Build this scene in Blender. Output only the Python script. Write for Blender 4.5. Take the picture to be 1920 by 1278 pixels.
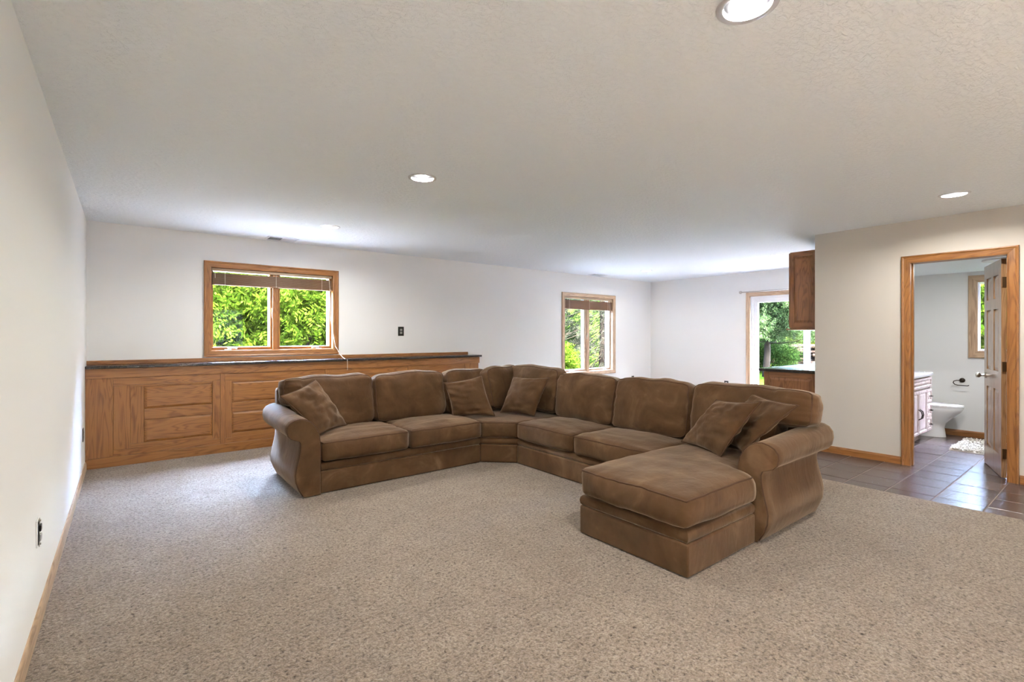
import bpy, bmesh, math, random
import numpy as np
from mathutils import Vector, Matrix, noise as mnoise

for o in list(bpy.data.objects):
    bpy.data.objects.remove(o, do_unlink=True)
SC = bpy.context.scene
COL = SC.collection
R = math.radians
random.seed(7)

# ---------------------------------------------------------------- camera
cam_d = bpy.data.cameras.new('camera')
cam_d.sensor_fit = 'HORIZONTAL'
cam_d.sensor_width = 36.0
cam_d.lens = 36.0 * 920.4 / 1920.0
cam_d.shift_y = -10.0 / 1920.0
cam_d.clip_start = 0.02
cam_d.clip_end = 400
cam = bpy.data.objects.new('camera', cam_d)
COL.objects.link(cam)
cam.location = (0, 0, 1.30)
cam.rotation_euler = (R(90), 0, R(-38.19))
SC.camera = cam

# ---------------------------------------------------------------- sky, sun, exposure
SC.view_settings.view_transform = 'Standard'
SC.view_settings.look = 'None'
SC.view_settings.gamma = 1.0
SC.view_settings.use_curve_mapping = False
SC.view_settings.exposure = 0.52
SC.cycles.use_denoising = True
SC.cycles.max_bounces = 9
SC.cycles.diffuse_bounces = 6
SC.cycles.transparent_max_bounces = 10
SC.cycles.adaptive_threshold = 0.02
SC.cycles.sample_clamp_indirect = 20.0

SUN_EL, SUN_STRENGTH, SKY_STRENGTH = 56.0, 55.0, 100.0
CAN_WATT = 25.0
w = bpy.data.worlds.new('sky')
SC.world = w
w.use_nodes = True
nt = w.node_tree
bg = nt.nodes['Background']
sky = nt.nodes.new('ShaderNodeTexSky')
sky.sky_type = 'NISHITA'
sky.sun_disc = False
sky.sun_elevation = R(SUN_EL)
sky.sun_rotation = R(200)
sky.air_density = 1.0
sky.dust_density = 5.0
nt.links.new(sky.outputs[0], bg.inputs[0])
bg.inputs[1].default_value = SKY_STRENGTH
sun_d = bpy.data.lights.new('sun', 'SUN')
sun_d.energy = SUN_STRENGTH
sun_d.angle = R(0.8)
sun_d.color = (1.0, 0.975, 0.94)
sun = bpy.data.objects.new('sun', sun_d)
COL.objects.link(sun)
az = Vector((0.30, 0.95, 0)).normalized() * math.cos(R(SUN_EL))
sun.rotation_euler = Vector((az.x, az.y, -math.sin(R(SUN_EL)))).to_track_quat('-Z', 'Y').to_euler()
sun.location = (-20, -30, 40)

# sky portals in the window openings (they emit nothing, they only guide sky sampling)
def portal(loc, rot, sx, sy):
    d = bpy.data.lights.new('sky_portal', 'AREA'); d.shape = 'RECTANGLE'; d.size = sx; d.size_y = sy
    d.cycles.is_portal = True
    o = bpy.data.objects.new('sky_portal', d); COL.objects.link(o); o.location = loc; o.rotation_euler = rot
portal((1.50, -2.87, 1.515), (R(90), 0, R(180)), 2.4, 1.13)
portal((1.4475, 6.69, 1.604), (R(90), 0, 0), 1.365, .95)
portal((7.02, 6.69, 1.325), (R(90), 0, 0), 1.34, 1.41)
portal((9.12, 3.40, 1.0), (R(90), 0, R(-90)), 1.9, 2.02)
portal((8.69, 0.99, 1.545), (R(90), 0, R(-90)), .54, .88)

# ---------------------------------------------------------------- key dimensions (metres)
XL, YB, XR, ZC = -0.311, 6.508, 8.946, 2.456      # left wall, back wall, far right wall, ceiling
PX, PXB = 6.22, 6.34                              # partition faces
YP = 2.28                                         # end of the partition / wet bar wall face
YF = -2.7                                         # wall behind the camera
XT = 4.98                                         # carpet edge
ZT = -0.012                                       # tile surface
BXW, BZC = 8.60, 2.125                            # bathroom far wall, bathroom ceiling

# ---------------------------------------------------------------- materials
MATS = {}
def new_mat(name):
    m = bpy.data.materials.new(name)
    m.use_nodes = True
    MATS[name] = m
    return m, m.node_tree, m.node_tree.nodes['Principled BSDF']

class N:
    """tiny node helper"""
    def __init__(s, nt): s.nt = nt
    def n(s, t, **kw):
        nd = s.nt.nodes.new('ShaderNode' + t)
        for k, v in kw.items():
            if k.startswith('i_'):
                key = k[2:]
                key = int(key) if key.isdigit() else key.replace('_', ' ')
                nd.inputs[key].default_value = v
            else:
                setattr(nd, k, v)
        return nd
    def l(s, a, b): s.nt.links.new(a, b)
    def coord(s, scale=(1, 1, 1), rnd=False, kind='Object'):
        tc = s.n('TexCoord')
        mp = s.n('Mapping')
        mp.inputs['Scale'].default_value = scale
        src = tc.outputs[kind]
        if rnd:
            oi = s.n('ObjectInfo')
            mul = s.n('VectorMath', operation='SCALE')
            cmb = s.n('CombineXYZ')
            for i in range(3): s.l(oi.outputs['Random'], cmb.inputs[i])
            s.l(cmb.outputs[0], mul.inputs[0])
            mul.inputs['Scale'].default_value = 17.3
            add = s.n('VectorMath', operation='ADD')
            s.l(src, add.inputs[0]); s.l(mul.outputs[0], add.inputs[1])
            src = add.outputs[0]
        s.l(src, mp.inputs[0])
        return mp.outputs[0]
    def noise(s, vec, scale, detail=4, rough=0.55, dist=0.0):
        nd = s.n('TexNoise')
        s.l(vec, nd.inputs['Vector'])
        nd.inputs['Scale'].default_value = scale
        nd.inputs['Detail'].default_value = detail
        nd.inputs['Roughness'].default_value = rough
        nd.inputs['Distortion'].default_value = dist
        return nd.outputs['Fac']
    def ramp(s, fac, stops):
        r = s.n('ValToRGB')
        s.l(fac, r.inputs[0])
        e = r.color_ramp.elements
        while len(e) < len(stops): e.new(0.5)
        for el, (p, c) in zip(e, stops):
            el.position = p
            el.color = (*c, 1) if len(c) == 3 else c
        return r.outputs[0]
    def mix(s, fac, a, b, mode='MIX'):
        m = s.n('MixRGB', blend_type=mode)
        for sock, v in zip(m.inputs, (fac, a, b)):
            if hasattr(v, 'is_linked') or hasattr(v, 'links'): s.l(v, sock)
            else: sock.default_value = v if not isinstance(v, tuple) else ((*v, 1) if len(v) == 3 else v)
        return m.outputs[0]
    def bump(s, height, bsdf, strength=0.3, dist=0.01):
        b = s.n('Bump')
        s.l(height, b.inputs['Height'])
        b.inputs['Strength'].default_value = strength
        b.inputs['Distance'].default_value = dist
        s.l(b.outputs[0], bsdf.inputs['Normal'])

def simple(name, col, rough=0.5, metal=0.0, bump=0, bscale=50, spec=0.5, vary=0.0):
    m, nt, b = new_mat(name)
    h = N(nt)
    b.inputs['Base Color'].default_value = (*col, 1)
    b.inputs['Roughness'].default_value = rough
    b.inputs['Metallic'].default_value = metal
    b.inputs['Specular IOR Level'].default_value = spec
    v = h.coord()
    if vary:
        f = h.noise(v, 3.0, 5)
        c = h.ramp(f, [(0.3, tuple(x * (1 - vary) for x in col)), (0.7, tuple(min(1, x * (1 + vary)) for x in col))])
        h.l(c, b.inputs['Base Color'])
    if bump:
        h.bump(h.noise(v, bscale, 3), b, bump, 0.004)
    return m

def oak(name, axis, dark, mid, light, rough=0.38, gscale=1.0):
    m, nt, b = new_mat(name)
    h = N(nt)
    def sc(along, across):
        return tuple(along if a == axis else across for a in 'xyz')
    v1 = h.coord(sc(0.9 * gscale, 9 * gscale), True)
    # broad figure: growth rings cut lengthways, with cathedral loops
    nz = h.noise(v1, 1.0, 2, 0.5, 0.9)
    mul = h.n('Math', operation='MULTIPLY'); h.l(nz, mul.inputs[0]); mul.inputs[1].default_value = 11.0
    fr = h.n('Math', operation='PINGPONG'); h.l(mul.outputs[0], fr.inputs[0]); fr.inputs[1].default_value = 0.5
    m2 = h.n('Math', operation='MULTIPLY'); h.l(fr.outputs[0], m2.inputs[0]); m2.inputs[1].default_value = 2.0
    fig = h.ramp(m2.outputs[0], [(0.0, (0, 0, 0)), (0.55, (1, 1, 1))])
    v2 = h.coord(sc(3.0, 150), True)
    fine = h.noise(v2, 1.0, 4, 0.6)
    c1 = h.mix(fig, dark, mid)
    c2 = h.ramp(fine, [(0.35, (0, 0, 0)), (0.66, (1, 1, 1))])
    col = h.mix(c2, c1, light)
    c3 = h.mix(0.45, col, h.mix(fig, dark, light))
    h.l(c3, b.inputs['Base Color'])
    b.inputs['Roughness'].default_value = rough
    h.bump(fine, b, 0.12, 0.002)
    return m

OD, OM, OL = (0.150, 0.052, 0.0105), (0.245, 0.097, 0.0215), (0.305, 0.130, 0.033)
for ax in 'xyz':
    oak('oak_' + ax, ax, OD, OM, OL)
    oak('oak_dark_' + ax, ax, (0.115, 0.043, 0.016), (0.20, 0.083, 0.031), (0.26, 0.115, 0.045), 0.35)
    oak('oak_pale_' + ax, ax, (0.27, 0.17, 0.10), (0.42, 0.28, 0.17), (0.50, 0.35, 0.22), 0.4)
    oak('whitewash_' + ax, ax, (0.30, 0.19, 0.155), (0.48, 0.36, 0.32), (0.60, 0.50, 0.46), 0.45)

m, nt, b = new_mat('wall_paint'); h = N(nt)
b.inputs['Roughness'].default_value = 0.62
b.inputs['Base Color'].default_value = (0.84, 0.833, 0.80, 1)
h.bump(h.noise(h.coord(), 140, 3), b, 0.12, 0.002)
simple('shaded_wall_paint', (0.585, 0.54, 0.475), 0.62, bump=0.12, bscale=140)  # wall paint toned darker and warmer, carrying the dimmer light on the partition
simple('bath_paint', (0.76, 0.765, 0.75), 0.6, bump=0.1, bscale=140)

m, nt, b = new_mat('ceiling_paint'); h = N(nt)
b.inputs['Roughness'].default_value = 0.85
b.inputs['Base Color'].default_value = (0.875, 0.92, 0.945, 1)
v = h.coord((1, 1.8, 1))
n1 = h.noise(v, 26, 4, 0.6, 0.6)
rp = h.ramp(n1, [(0.42, (0, 0, 0)), (0.62, (1, 1, 1))])
h.bump(rp, b, 0.6, 0.005)

m, nt, b = new_mat('carpet'); h = N(nt)
v = h.coord()
fine = h.noise(v, 120, 3, 0.6)
mid = h.noise(v, 62, 3, 0.55, 0.7)
big = h.noise(v, 1.3, 3, 0.5)
patch = h.noise(v, 7, 3, 0.5, 0.3)
c1 = h.ramp(mid, [(0.27, (0.06, 0.043, 0.031)), (0.37, (0.25, 0.20, 0.16)), (0.52, (0.385, 0.32, 0.265)), (0.74, (0.52, 0.45, 0.38))])
c2 = h.mix(1.0, c1, h.ramp(fine, [(0.30, (0.62, 0.60, 0.58)), (0.60, (1.12, 1.12, 1.12))]), 'MULTIPLY')
c3 = h.mix(1.0, c2, h.ramp(patch, [(0.3, (0.90, 0.88, 0.87)), (0.7, (1.06, 1.06, 1.06))]), 'MULTIPLY')
c4 = h.mix(1.0, c3, h.ramp(big, [(0.3, (0.65, 0.622, 0.575)), (0.7, (0.735, 0.715, 0.67))]), 'MULTIPLY')
h.l(c4, b.inputs['Base Color'])
b.inputs['Roughness'].default_value = 0.95
b.inputs['Specular IOR Level'].default_value = 0.1
b.inputs['Sheen Weight'].default_value = 0.15
hh = h.n('Math', operation='MULTIPLY_ADD'); h.l(fine, hh.inputs[0]); hh.inputs[1].default_value = 0.5; h.l(mid, hh.inputs[2])
h.bump(hh.outputs[0], b, 0.8, 0.014)

m, nt, b = new_mat('suede'); h = N(nt)
v = h.coord()
nap = h.noise(v, 3.2, 4, 0.58, 0.7)
nap2 = h.noise(v, 8, 4, 0.6, 0.5)
c1 = h.ramp(nap, [(0.34, (0.054, 0.0245, 0.0080)), (0.50, (0.080, 0.039, 0.0142)), (0.59, (0.098, 0.050, 0.0198)), (0.74, (0.180, 0.108, 0.054))])
c2 = h.mix(0.30, c1, h.ramp(nap2, [(0.35, (0.060, 0.028, 0.0098)), (0.60, (0.090, 0.045, 0.0175)), (0.78, (0.150, 0.086, 0.040))]))
h.l(c2, b.inputs['Base Color'])
b.inputs['Roughness'].default_value = 0.82
b.inputs['Specular IOR Level'].default_value = 0.22
b.inputs['Sheen Weight'].default_value = 0.40
b.inputs['Sheen Roughness'].default_value = 0.38
b.inputs['Sheen Tint'].default_value = (1.0, 0.80, 0.60, 1)
wv = h.coord((1, 1, 0.35))
h.bump(h.noise(wv, 18, 3, 0.5, 0.6), b, 0.32, 0.010)
simple('suede_piping', (0.075, 0.038, 0.019), 0.8, spec=0.2)

m, nt, b = new_mat('slate_tile'); h = N(nt)
oi = h.n('ObjectInfo')
base = h.ramp(oi.outputs['Random'], [(0.0, (0.060, 0.040, 0.034)), (0.35, (0.098, 0.068, 0.058)), (0.7, (0.082, 0.062, 0.062)), (1.0, (0.125, 0.090, 0.078))])
v = h.coord((2.2, 11, 4), True)
st = h.noise(v, 1.0, 6, 0.65, 0.5)
c = h.mix(1.0, base, h.ramp(st, [(0.32, (0.62, 0.60, 0.60)), (0.68, (1.30, 1.28, 1.28))]), 'MULTIPLY')
h.l(c, b.inputs['Base Color'])
b.inputs['Roughness'].default_value = 0.27
b.inputs['Specular IOR Level'].default_value = 0.65
h.bump(st, b, 0.35, 0.006)
simple('grout', (0.22, 0.175, 0.15), 0.85, vary=0.3)

m, nt, b = new_mat('granite'); h = N(nt)
v = h.coord()
c = h.ramp(h.noise(v, 160, 3, 0.7), [(0.45, (0.012, 0.011, 0.011)), (0.62, (0.06, 0.048, 0.04)), (0.72, (0.20, 0.16, 0.13))])
h.l(c, b.inputs['Base Color'])
b.inputs['Roughness'].default_value = 0.16

oak('oak_door', 'z', (0.20, 0.095, 0.038), (0.32, 0.17, 0.075), (0.40, 0.23, 0.11), 0.30)
_b = MATS['oak_door'].node_tree.nodes['Principled BSDF']
_b.inputs['Coat Weight'].default_value = 1.0; _b.inputs['Coat Roughness'].default_value = 0.16; _b.inputs['Coat IOR'].default_value = 1.6
simple('white_vinyl', (0.86, 0.87, 0.88), 0.35)
simple('porcelain', (0.86, 0.87, 0.87), 0.08)
simple('trim_metal', (0.62, 0.62, 0.63), 0.35, 0.4)
simple('reflector', (0.16, 0.16, 0.17), 0.30, 1.0)
simple('vent_white', (0.72, 0.73, 0.74), 0.45)
simple('vent_dark', (0.05, 0.05, 0.05), 0.8)
simple('black_plate', (0.010, 0.010, 0.011), 0.28)
simple('socket_grey', (0.42, 0.41, 0.39), 0.3)
simple('socket_white', (0.80, 0.79, 0.76), 0.3)
simple('nickel', (0.50, 0.47, 0.43), 0.28, 1.0)
simple('hinge_brass', (0.16, 0.10, 0.05), 0.35, 0.9)
simple('bronze', (0.045, 0.034, 0.027), 0.38, 0.8)
simple('blind_wood', (0.15, 0.072, 0.028), 0.4, vary=0.3)
simple('blind_head', (0.42, 0.30, 0.19), 0.45)
simple('cord', (0.70, 0.64, 0.54), 0.8)
simple('shag', (0.74, 0.70, 0.62), 0.95, vary=0.15)
simple('earth_wall', (0.55, 0.53, 0.50), 0.9)
simple('concrete', (0.15, 0.148, 0.143), 0.85, bump=0.3, bscale=40, vary=0.08)
simple('terrace_stone', (0.021, 0.0206, 0.0196), 0.85, bump=0.3, bscale=40, vary=0.15)
simple('bark', (0.001860, 0.001380, 0.001020), 0.9, spec=0.02, bump=0.9, bscale=14, vary=0.45)
simple('bark_pale', (0.003120, 0.002520, 0.001980), 0.9, spec=0.02, bump=0.9, bscale=14, vary=0.45)
simple('log_wood', (0.001800, 0.001080, 0.000720), 0.85, spec=0.02, bump=0.6, bscale=18, vary=0.4)

def leaf_mat(name, stops, trans=0.35):
    m, nt, b = new_mat(name); h = N(nt)
    g = h.n('NewGeometry')
    stops = [(p_, tuple(x * 0.022 for x in c_)) for p_, c_ in stops]
    c = h.ramp(g.outputs['Random Per Island'], stops)
    out = nt.nodes['Material Output']
    d = h.n('BsdfDiffuse'); t = h.n('BsdfTranslucent'); mx = h.n('MixShader')
    h.l(c, d.inputs[0]); h.l(c, t.inputs[0])
    mx.inputs[0].default_value = trans
    h.l(d.outputs[0], mx.inputs[1]); h.l(t.outputs[0], mx.inputs[2])
    h.l(mx.outputs[0], out.inputs[0])
    return m
leaf_mat('leaf_bright', [(0, (0.07, 0.17, 0.014)), (0.5, (0.19, 0.38, 0.028)), (1, (0.36, 0.55, 0.07))])
leaf_mat('leaf_yellow', [(0, (0.16, 0.28, 0.03)), (0.5, (0.36, 0.50, 0.06)), (1, (0.55, 0.62, 0.14))])
leaf_mat('leaf_pine', [(0, (0.035, 0.085, 0.028)), (0.5, (0.065, 0.16, 0.04)), (1, (0.12, 0.25, 0.06))])
leaf_mat('leaf_pine_light', [(0, (0.06, 0.14, 0.05)), (0.5, (0.15, 0.30, 0.10)), (1, (0.36, 0.50, 0.26))], 0.2)
leaf_mat('leaf_spruce', [(0, (0.035, 0.055, 0.035)), (0.5, (0.085, 0.105, 0.075)), (1, (0.20, 0.205, 0.165))], 0.15)
leaf_mat('leaf_dark', [(0, (0.015, 0.03, 0.014)), (0.5, (0.03, 0.055, 0.022)), (1, (0.07, 0.10, 0.04))])
m, nt, b = new_mat('grass'); h = N(nt)
v = h.coord()
c = h.ramp(h.noise(v, 1.2, 6, 0.7), [(0.3, (0.0019, 0.0046, 0.0006)), (0.55, (0.0036, 0.0078, 0.0010)), (0.75, (0.0066, 0.0100, 0.0015))])
h.l(c, b.inputs['Base Color']); b.inputs['Roughness'].default_value = 1.0
b.inputs['Specular IOR Level'].default_value = 0.0
h.bump(h.noise(v, 30, 4), b, 0.8, 0.05)

m, nt, b = new_mat('window_glass'); h = N(nt)
out = nt.nodes['Material Output']
lw_ = h.n('LayerWeight'); lw_.inputs['Blend'].default_value = 0.5
pw = h.n('Math', operation='POWER'); h.l(lw_.outputs['Facing'], pw.inputs[0]); pw.inputs[1].default_value = 5.0
fm = h.n('Math', operation='MULTIPLY_ADD'); h.l(pw.outputs[0], fm.inputs[0]); fm.inputs[1].default_value = 0.5; fm.inputs[2].default_value = 0.010
tr = h.n('BsdfTransparent'); gl = h.n('BsdfGlossy'); gl.inputs['Roughness'].default_value = 0.02
tr.inputs[0].default_value = (0.98, 0.99, 0.985, 1)
mx = h.n('MixShader'); h.l(fm.outputs[0], mx.inputs[0]); h.l(tr.outputs[0], mx.inputs[1]); h.l(gl.outputs[0], mx.inputs[2])
h.l(mx.outputs[0], out.inputs[0])

m, nt, b = new_mat('bulb_glow'); h = N(nt)
b.inputs['Base Color'].default_value = (0.9, 0.9, 0.9, 1)
b.inputs['Emission Color'].default_value = (1.0, 0.96, 0.90, 1)
b.inputs['Emission Strength'].default_value = 14.0

# ---------------------------------------------------------------- mesh helpers
OFF = {}
class MB:
    def __init__(s): s.v = []; s.f = []
    def add(s, vs, fs):
        b = len(s.v)
        s.v += [tuple(p) for p in vs]
        s.f += [tuple(b + i for i in f) for f in fs]
        return s
    def box(s, x0, x1, y0, y1, z0, z1):
        v = [(x, y, z) for z in (z0, z1) for y in (y0, y1) for x in (x0, x1)]
        return s.add(v, [(0, 2, 3, 1), (4, 5, 7, 6), (0, 1, 5, 4), (2, 6, 7, 3), (0, 4, 6, 2), (1, 3, 7, 5)])
    def loft(s, rings, closed=True, cap=True):
        n = len(rings[0]); b = len(s.v)
        for r in rings: s.v += [tuple(p) for p in r]
        m = n if closed else n - 1
        for i in range(len(rings) - 1):
            for j in range(m):
                k = (j + 1) % n
                s.f.append((b + i * n + j, b + i * n + k, b + (i + 1) * n + k, b + (i + 1) * n + j))
        if cap and closed:
            s.f.append(tuple(b + j for j in reversed(range(n))))
            s.f.append(tuple(b + (len(rings) - 1) * n + j for j in range(n)))
        return s
    def tube(s, path, r, n=8, closed=False, cap=True):
        path = [Vector(p) for p in path]
        rr = r if hasattr(r, '__len__') else [r] * len(path)
        rings = []; N_ = len(path); up = None
        for i, p in enumerate(path):
            if closed: t = path[(i + 1) % N_] - path[i - 1]
            else: t = path[min(i + 1, N_ - 1)] - path[max(i - 1, 0)]
            if t.length < 1e-9: t = Vector((0, 0, 1))
            t.normalize()
            if up is None:
                up = t.orthogonal().normalized()
            up = (up - t * up.dot(t))
            up = up.normalized() if up.length > 1e-6 else t.orthogonal().normalized()
            sd = t.cross(up)
            rings.append([p + (up * math.cos(2 * math.pi * k / n) + sd * math.sin(2 * math.pi * k / n)) * rr[i] for k in range(n)])
        if closed:
            b = len(s.v)
            for q in rings: s.v += [tuple(p) for p in q]
            for i in range(N_):
                for j in range(n):
                    k = (j + 1) % n; i2 = (i + 1) % N_
                    s.f.append((b + i * n + j, b + i * n + k, b + i2 * n + k, b + i2 * n + j))
            return s
        return s.loft(rings, True, cap)
    def lathe(s, c, prof, n=24, axis='z', cap=True):
        rings = []
        for r, hgt in prof:
            ring = []
            for k in range(n):
                a = 2 * math.pi * k / n
                ca, sa = r * math.cos(a), r * math.sin(a)
                d = {'z': (ca, sa, hgt), 'x': (hgt, ca, sa), 'y': (sa, hgt, ca)}[axis]
                ring.append((c[0] + d[0], c[1] + d[1], c[2] + d[2]))
            rings.append(ring)
        return s.loft(rings, True, cap)
    def prism(s, poly, z0, z1):
        return s.loft([[(x, y, z0) for x, y in poly], [(x, y, z1) for x, y in poly]])

def obj(name, mb, mat, parent=None, smooth=False, bevel=0.0, seg=2, world=True, angle=None):
    me = bpy.data.meshes.new(name)
    off = OFF.get(parent.name, Vector()) if (parent is not None and world) else Vector()
    vs = mb.v if not off.length else [(p[0] - off.x, p[1] - off.y, p[2] - off.z) for p in mb.v]
    me.from_pydata(vs, [], mb.f)
    me.update()
    bm_ = bmesh.new(); bm_.from_mesh(me)
    bmesh.ops.recalc_face_normals(bm_, faces=bm_.faces)
    bm_.to_mesh(me); bm_.free()
    o = bpy.data.objects.new(name, me)
    COL.objects.link(o)
    me.materials.append(MATS[mat])
    if smooth:
        me.polygons.foreach_set('use_smooth', [True] * len(me.polygons))
    if bevel:
        bv = o.modifiers.new('bevel', 'BEVEL')
        bv.width = bevel; bv.segments = seg; bv.limit_method = 'ANGLE'; bv.angle_limit = R(40)
    if angle is not None:
        me.polygons.foreach_set('use_smooth', [True] * len(me.polygons))
        me.set_sharp_from_angle(angle=R(angle))
    if parent is not None:
        o.parent = parent
        OFF[o.name] = off
    return o

def raw(name, vs, fs, mat, parent=None):
    """large numpy mesh (foliage)"""
    me = bpy.data.meshes.new(name)
    off = OFF.get(parent.name, Vector()) if parent is not None else Vector()
    vs = np.asarray(vs, dtype=np.float32) - np.array(off, dtype=np.float32)
    nf, k = fs.shape
    me.vertices.add(len(vs)); me.vertices.foreach_set('co', vs.ravel())
    me.loops.add(nf * k); me.loops.foreach_set('vertex_index', fs.astype(np.int32).ravel())
    me.polygons.add(nf)
    me.polygons.foreach_set('loop_start', np.arange(0, nf * k, k, dtype=np.int32))
    me.update(calc_edges=True)
    me.validate()
    o = bpy.data.objects.new(name, me); COL.objects.link(o)
    me.materials.append(MATS[mat])
    if parent is not None: o.parent = parent
    return o

def tag(o, label, cat, group=None):
    o['label'] = label; o['category'] = cat
    if group: o['group'] = group
    return o

def thing(name, loc, label=None, cat=None, group=None, kind=None):
    o = bpy.data.objects.new(name, None)
    o.empty_display_size = 0.1
    COL.objects.link(o)
    o.location = loc
    OFF[o.name] = Vector(loc)
    if kind: o['kind'] = kind
    if label: o['label'] = label
    if cat: o['category'] = cat
    if group: o['group'] = group
    return o

def struct(name, mb, mat, label, bevel=0.0, cat=None):
    o = obj(name, mb, mat, None, bevel=bevel)
    o['kind'] = 'structure'; o['label'] = label
    OFF[o.name] = Vector()
    if cat: o['category'] = cat
    return o

def wall_cells(mb, axis, a0, a1, u0, u1, z0, z1, holes):
    us = sorted({u0, u1, *[q for hh_ in holes for q in hh_[:2]]})
    zs = sorted({z0, z1, *[q for hh_ in holes for q in hh_[2:]]})
    for i in range(len(us) - 1):
        for j in range(len(zs) - 1):
            cu, cz = (us[i] + us[i + 1]) / 2, (zs[j] + zs[j + 1]) / 2
            if any(q[0] < cu < q[1] and q[2] < cz < q[3] for q in holes): continue
            if axis == 'y': mb.box(us[i], us[i + 1], a0, a1, zs[j], zs[j + 1])
            else: mb.box(a0, a1, us[i], us[i + 1], zs[j], zs[j + 1])
    return mb

def frame_boards(map3, u0, u1, v0, v1, prof, sides='LRTB'):
    """mitred boards round the inner rectangle; prof = [(outward, height)]"""
    out = {}
    for s_ in sides:
        rings = []
        for e in (0, 1):
            ring = []
            for a, hgt in prof:
                if s_ == 'T': p = (u0 - a if e == 0 else u1 + a, v1 + a)
                elif s_ == 'B': p = (u0 - a if e == 0 else u1 + a, v0 - a)
                elif s_ == 'L': p = (u0 - a, (v0 - (a if 'B' in sides else 0)) if e == 0 else v1 + a)
                else: p = (u1 + a, (v0 - (a if 'B' in sides else 0)) if e == 0 else v1 + a)
                ring.append(map3(p[0], p[1], hgt))
            rings.append(ring)
        out[s_] = MB().loft(rings)
    return out

CASING = [(0, 0), (0.0, 0.012), (0.012, 0.015), (0.05, 0.018), (0.062, 0.024), (0.072, 0.022), (0.074, 0)]

# ================================================================= THE SETTING
W1 = (0.765, 2.130, 1.130, 2.078)     # window openings (inside the casing)
W2 = (6.350, 7.690, 0.620, 2.030)
PD = (2.45, 4.345, ZT, 2.010)         # patio door opening on the right wall
BW = (0.72, 1.255, 1.105, 1.985)      # bathroom window opening (y0, y1, z0, z1)
DO = (0.713, 1.405, ZT, 2.030)        # bathroom doorway

f = struct('floor', MB().box(XL, XT, YF, YB, -0.12, 0.0), 'carpet', 'beige cut pile carpet covering the floor of the room')
f2 = struct('floor_tiled', MB().box(XT, XR, YF, YB, -0.12, ZT - 0.004), 'grout', 'brown slate tile floor beside the carpet and in the bathroom')

# slate tiles, one object each
TS = 0.305
tile_me = None
tx = 5.19 - TS
while tx < BXW - 0.02:
    ty = 0.705 - 4 * TS
    while ty < 4.4:
        x0, x1 = max(tx, XT + 0.002), min(tx + TS, XR)
        inside_part = (PX - 0.2 < tx < PXB) and (ty > DO[1] or ty + TS < DO[0]) and ty < YP
        if x1 - x0 > 0.03 and not (ty > YP - 0.3 and tx > PX + 0.1):
            g = 0.0035
            full = abs((x1 - x0) - TS) < 1e-6
            if full and tile_me is not None:
                o = bpy.data.objects.new('tile', tile_me); COL.objects.link(o)
            else:
                mb = MB()
                wx = x1 - x0
                mb.loft([[(g, g, -0.008), (wx - g, g, -0.008), (wx - g, TS - g, -0.008), (g, TS - g, -0.008)],
                         [(g, g, -0.002), (wx - g, g, -0.002), (wx - g, TS - g, -0.002), (g, TS - g, -0.002)],
                         [(g + .003, g + .003, 0), (wx - g - .003, g + .003, 0), (wx - g - .003, TS - g - .003, 0), (g + .003, TS - g - .003, 0)]])
                o = obj('tile', mb, 'slate_tile', None)
                if full: tile_me = o.data
            o.parent = f2
            o.location = (x0, ty, ZT + random.uniform(-0.0008, 0.0008))
            o.rotation_euler = (random.uniform(-.0015, .0015), random.uniform(-.0015, .0015), 0)
        ty += TS
    tx += TS

# walls
struct('wall_left', MB().box(XL - 0.15, XL, YF, YB + 0.16, -0.12, ZC), 'wall_paint', 'long off white painted wall at the left edge')
struct('wall_back', wall_cells(MB(), 'y', YB, YB + 0.16, XL, XR + 0.16, -0.12, ZC, [(q[0] - .013, q[1] + .013, q[2] - .013, q[3] + .013) for q in (W1, W2)]), 'wall_paint', 'off white painted wall with two windows')
struct('wall_right', wall_cells(MB(), 'x', XR, XR + 0.16, YP, YB, -0.12, ZC, [(PD[0] - .003, PD[1] + .003, PD[2] - .003, PD[3] + .003)]), 'wall_paint', 'far off white wall with the patio door')
struct('wall_partition', wall_cells(MB(), 'x', PX, PXB, YF, YP, -0.12, ZC, [(DO[0] - 0.02, DO[1] + 0.02, -0.12 if False else ZT - 0.01, DO[3] + 0.02)]), 'shaded_wall_paint', 'painted wall with the bathroom doorway, toned darker for dimmer light')
struct('wall_divider', MB().box(PXB, XR, YP - 0.12, YP, -0.12, ZC), 'wall_paint', 'wall between wet bar and bathroom')
struct('wall_bathroom', wall_cells(MB(), 'x', BXW, BXW + 0.07, -0.9, YP - 0.12, -0.12, ZC, [BW]), 'bath_paint', 'pale grey bathroom wall with a narrow window')
struct('wall_bathroom_side', MB().box(PXB, BXW + 0.16, -1.02, -0.9, -0.12, ZC), 'bath_paint', 'bathroom end wall')
FILL_WIN = [(0.30, 2.70, 0.95, 2.08)]     # unseen window added to let in fill light
struct('wall_front', wall_cells(MB(), 'y', YF - 0.15, YF, XL - 0.15, PXB, -0.12, ZC, FILL_WIN), 'wall_paint', 'wall behind the viewpoint')
# paint on bathroom side of the divider and partition
struct('wall_bathroom_lining', MB().box(PXB, BXW, YP - 0.126, YP - 0.12, ZT, BZC), 'bath_paint', 'pale grey lining of the bathroom side wall')

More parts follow.
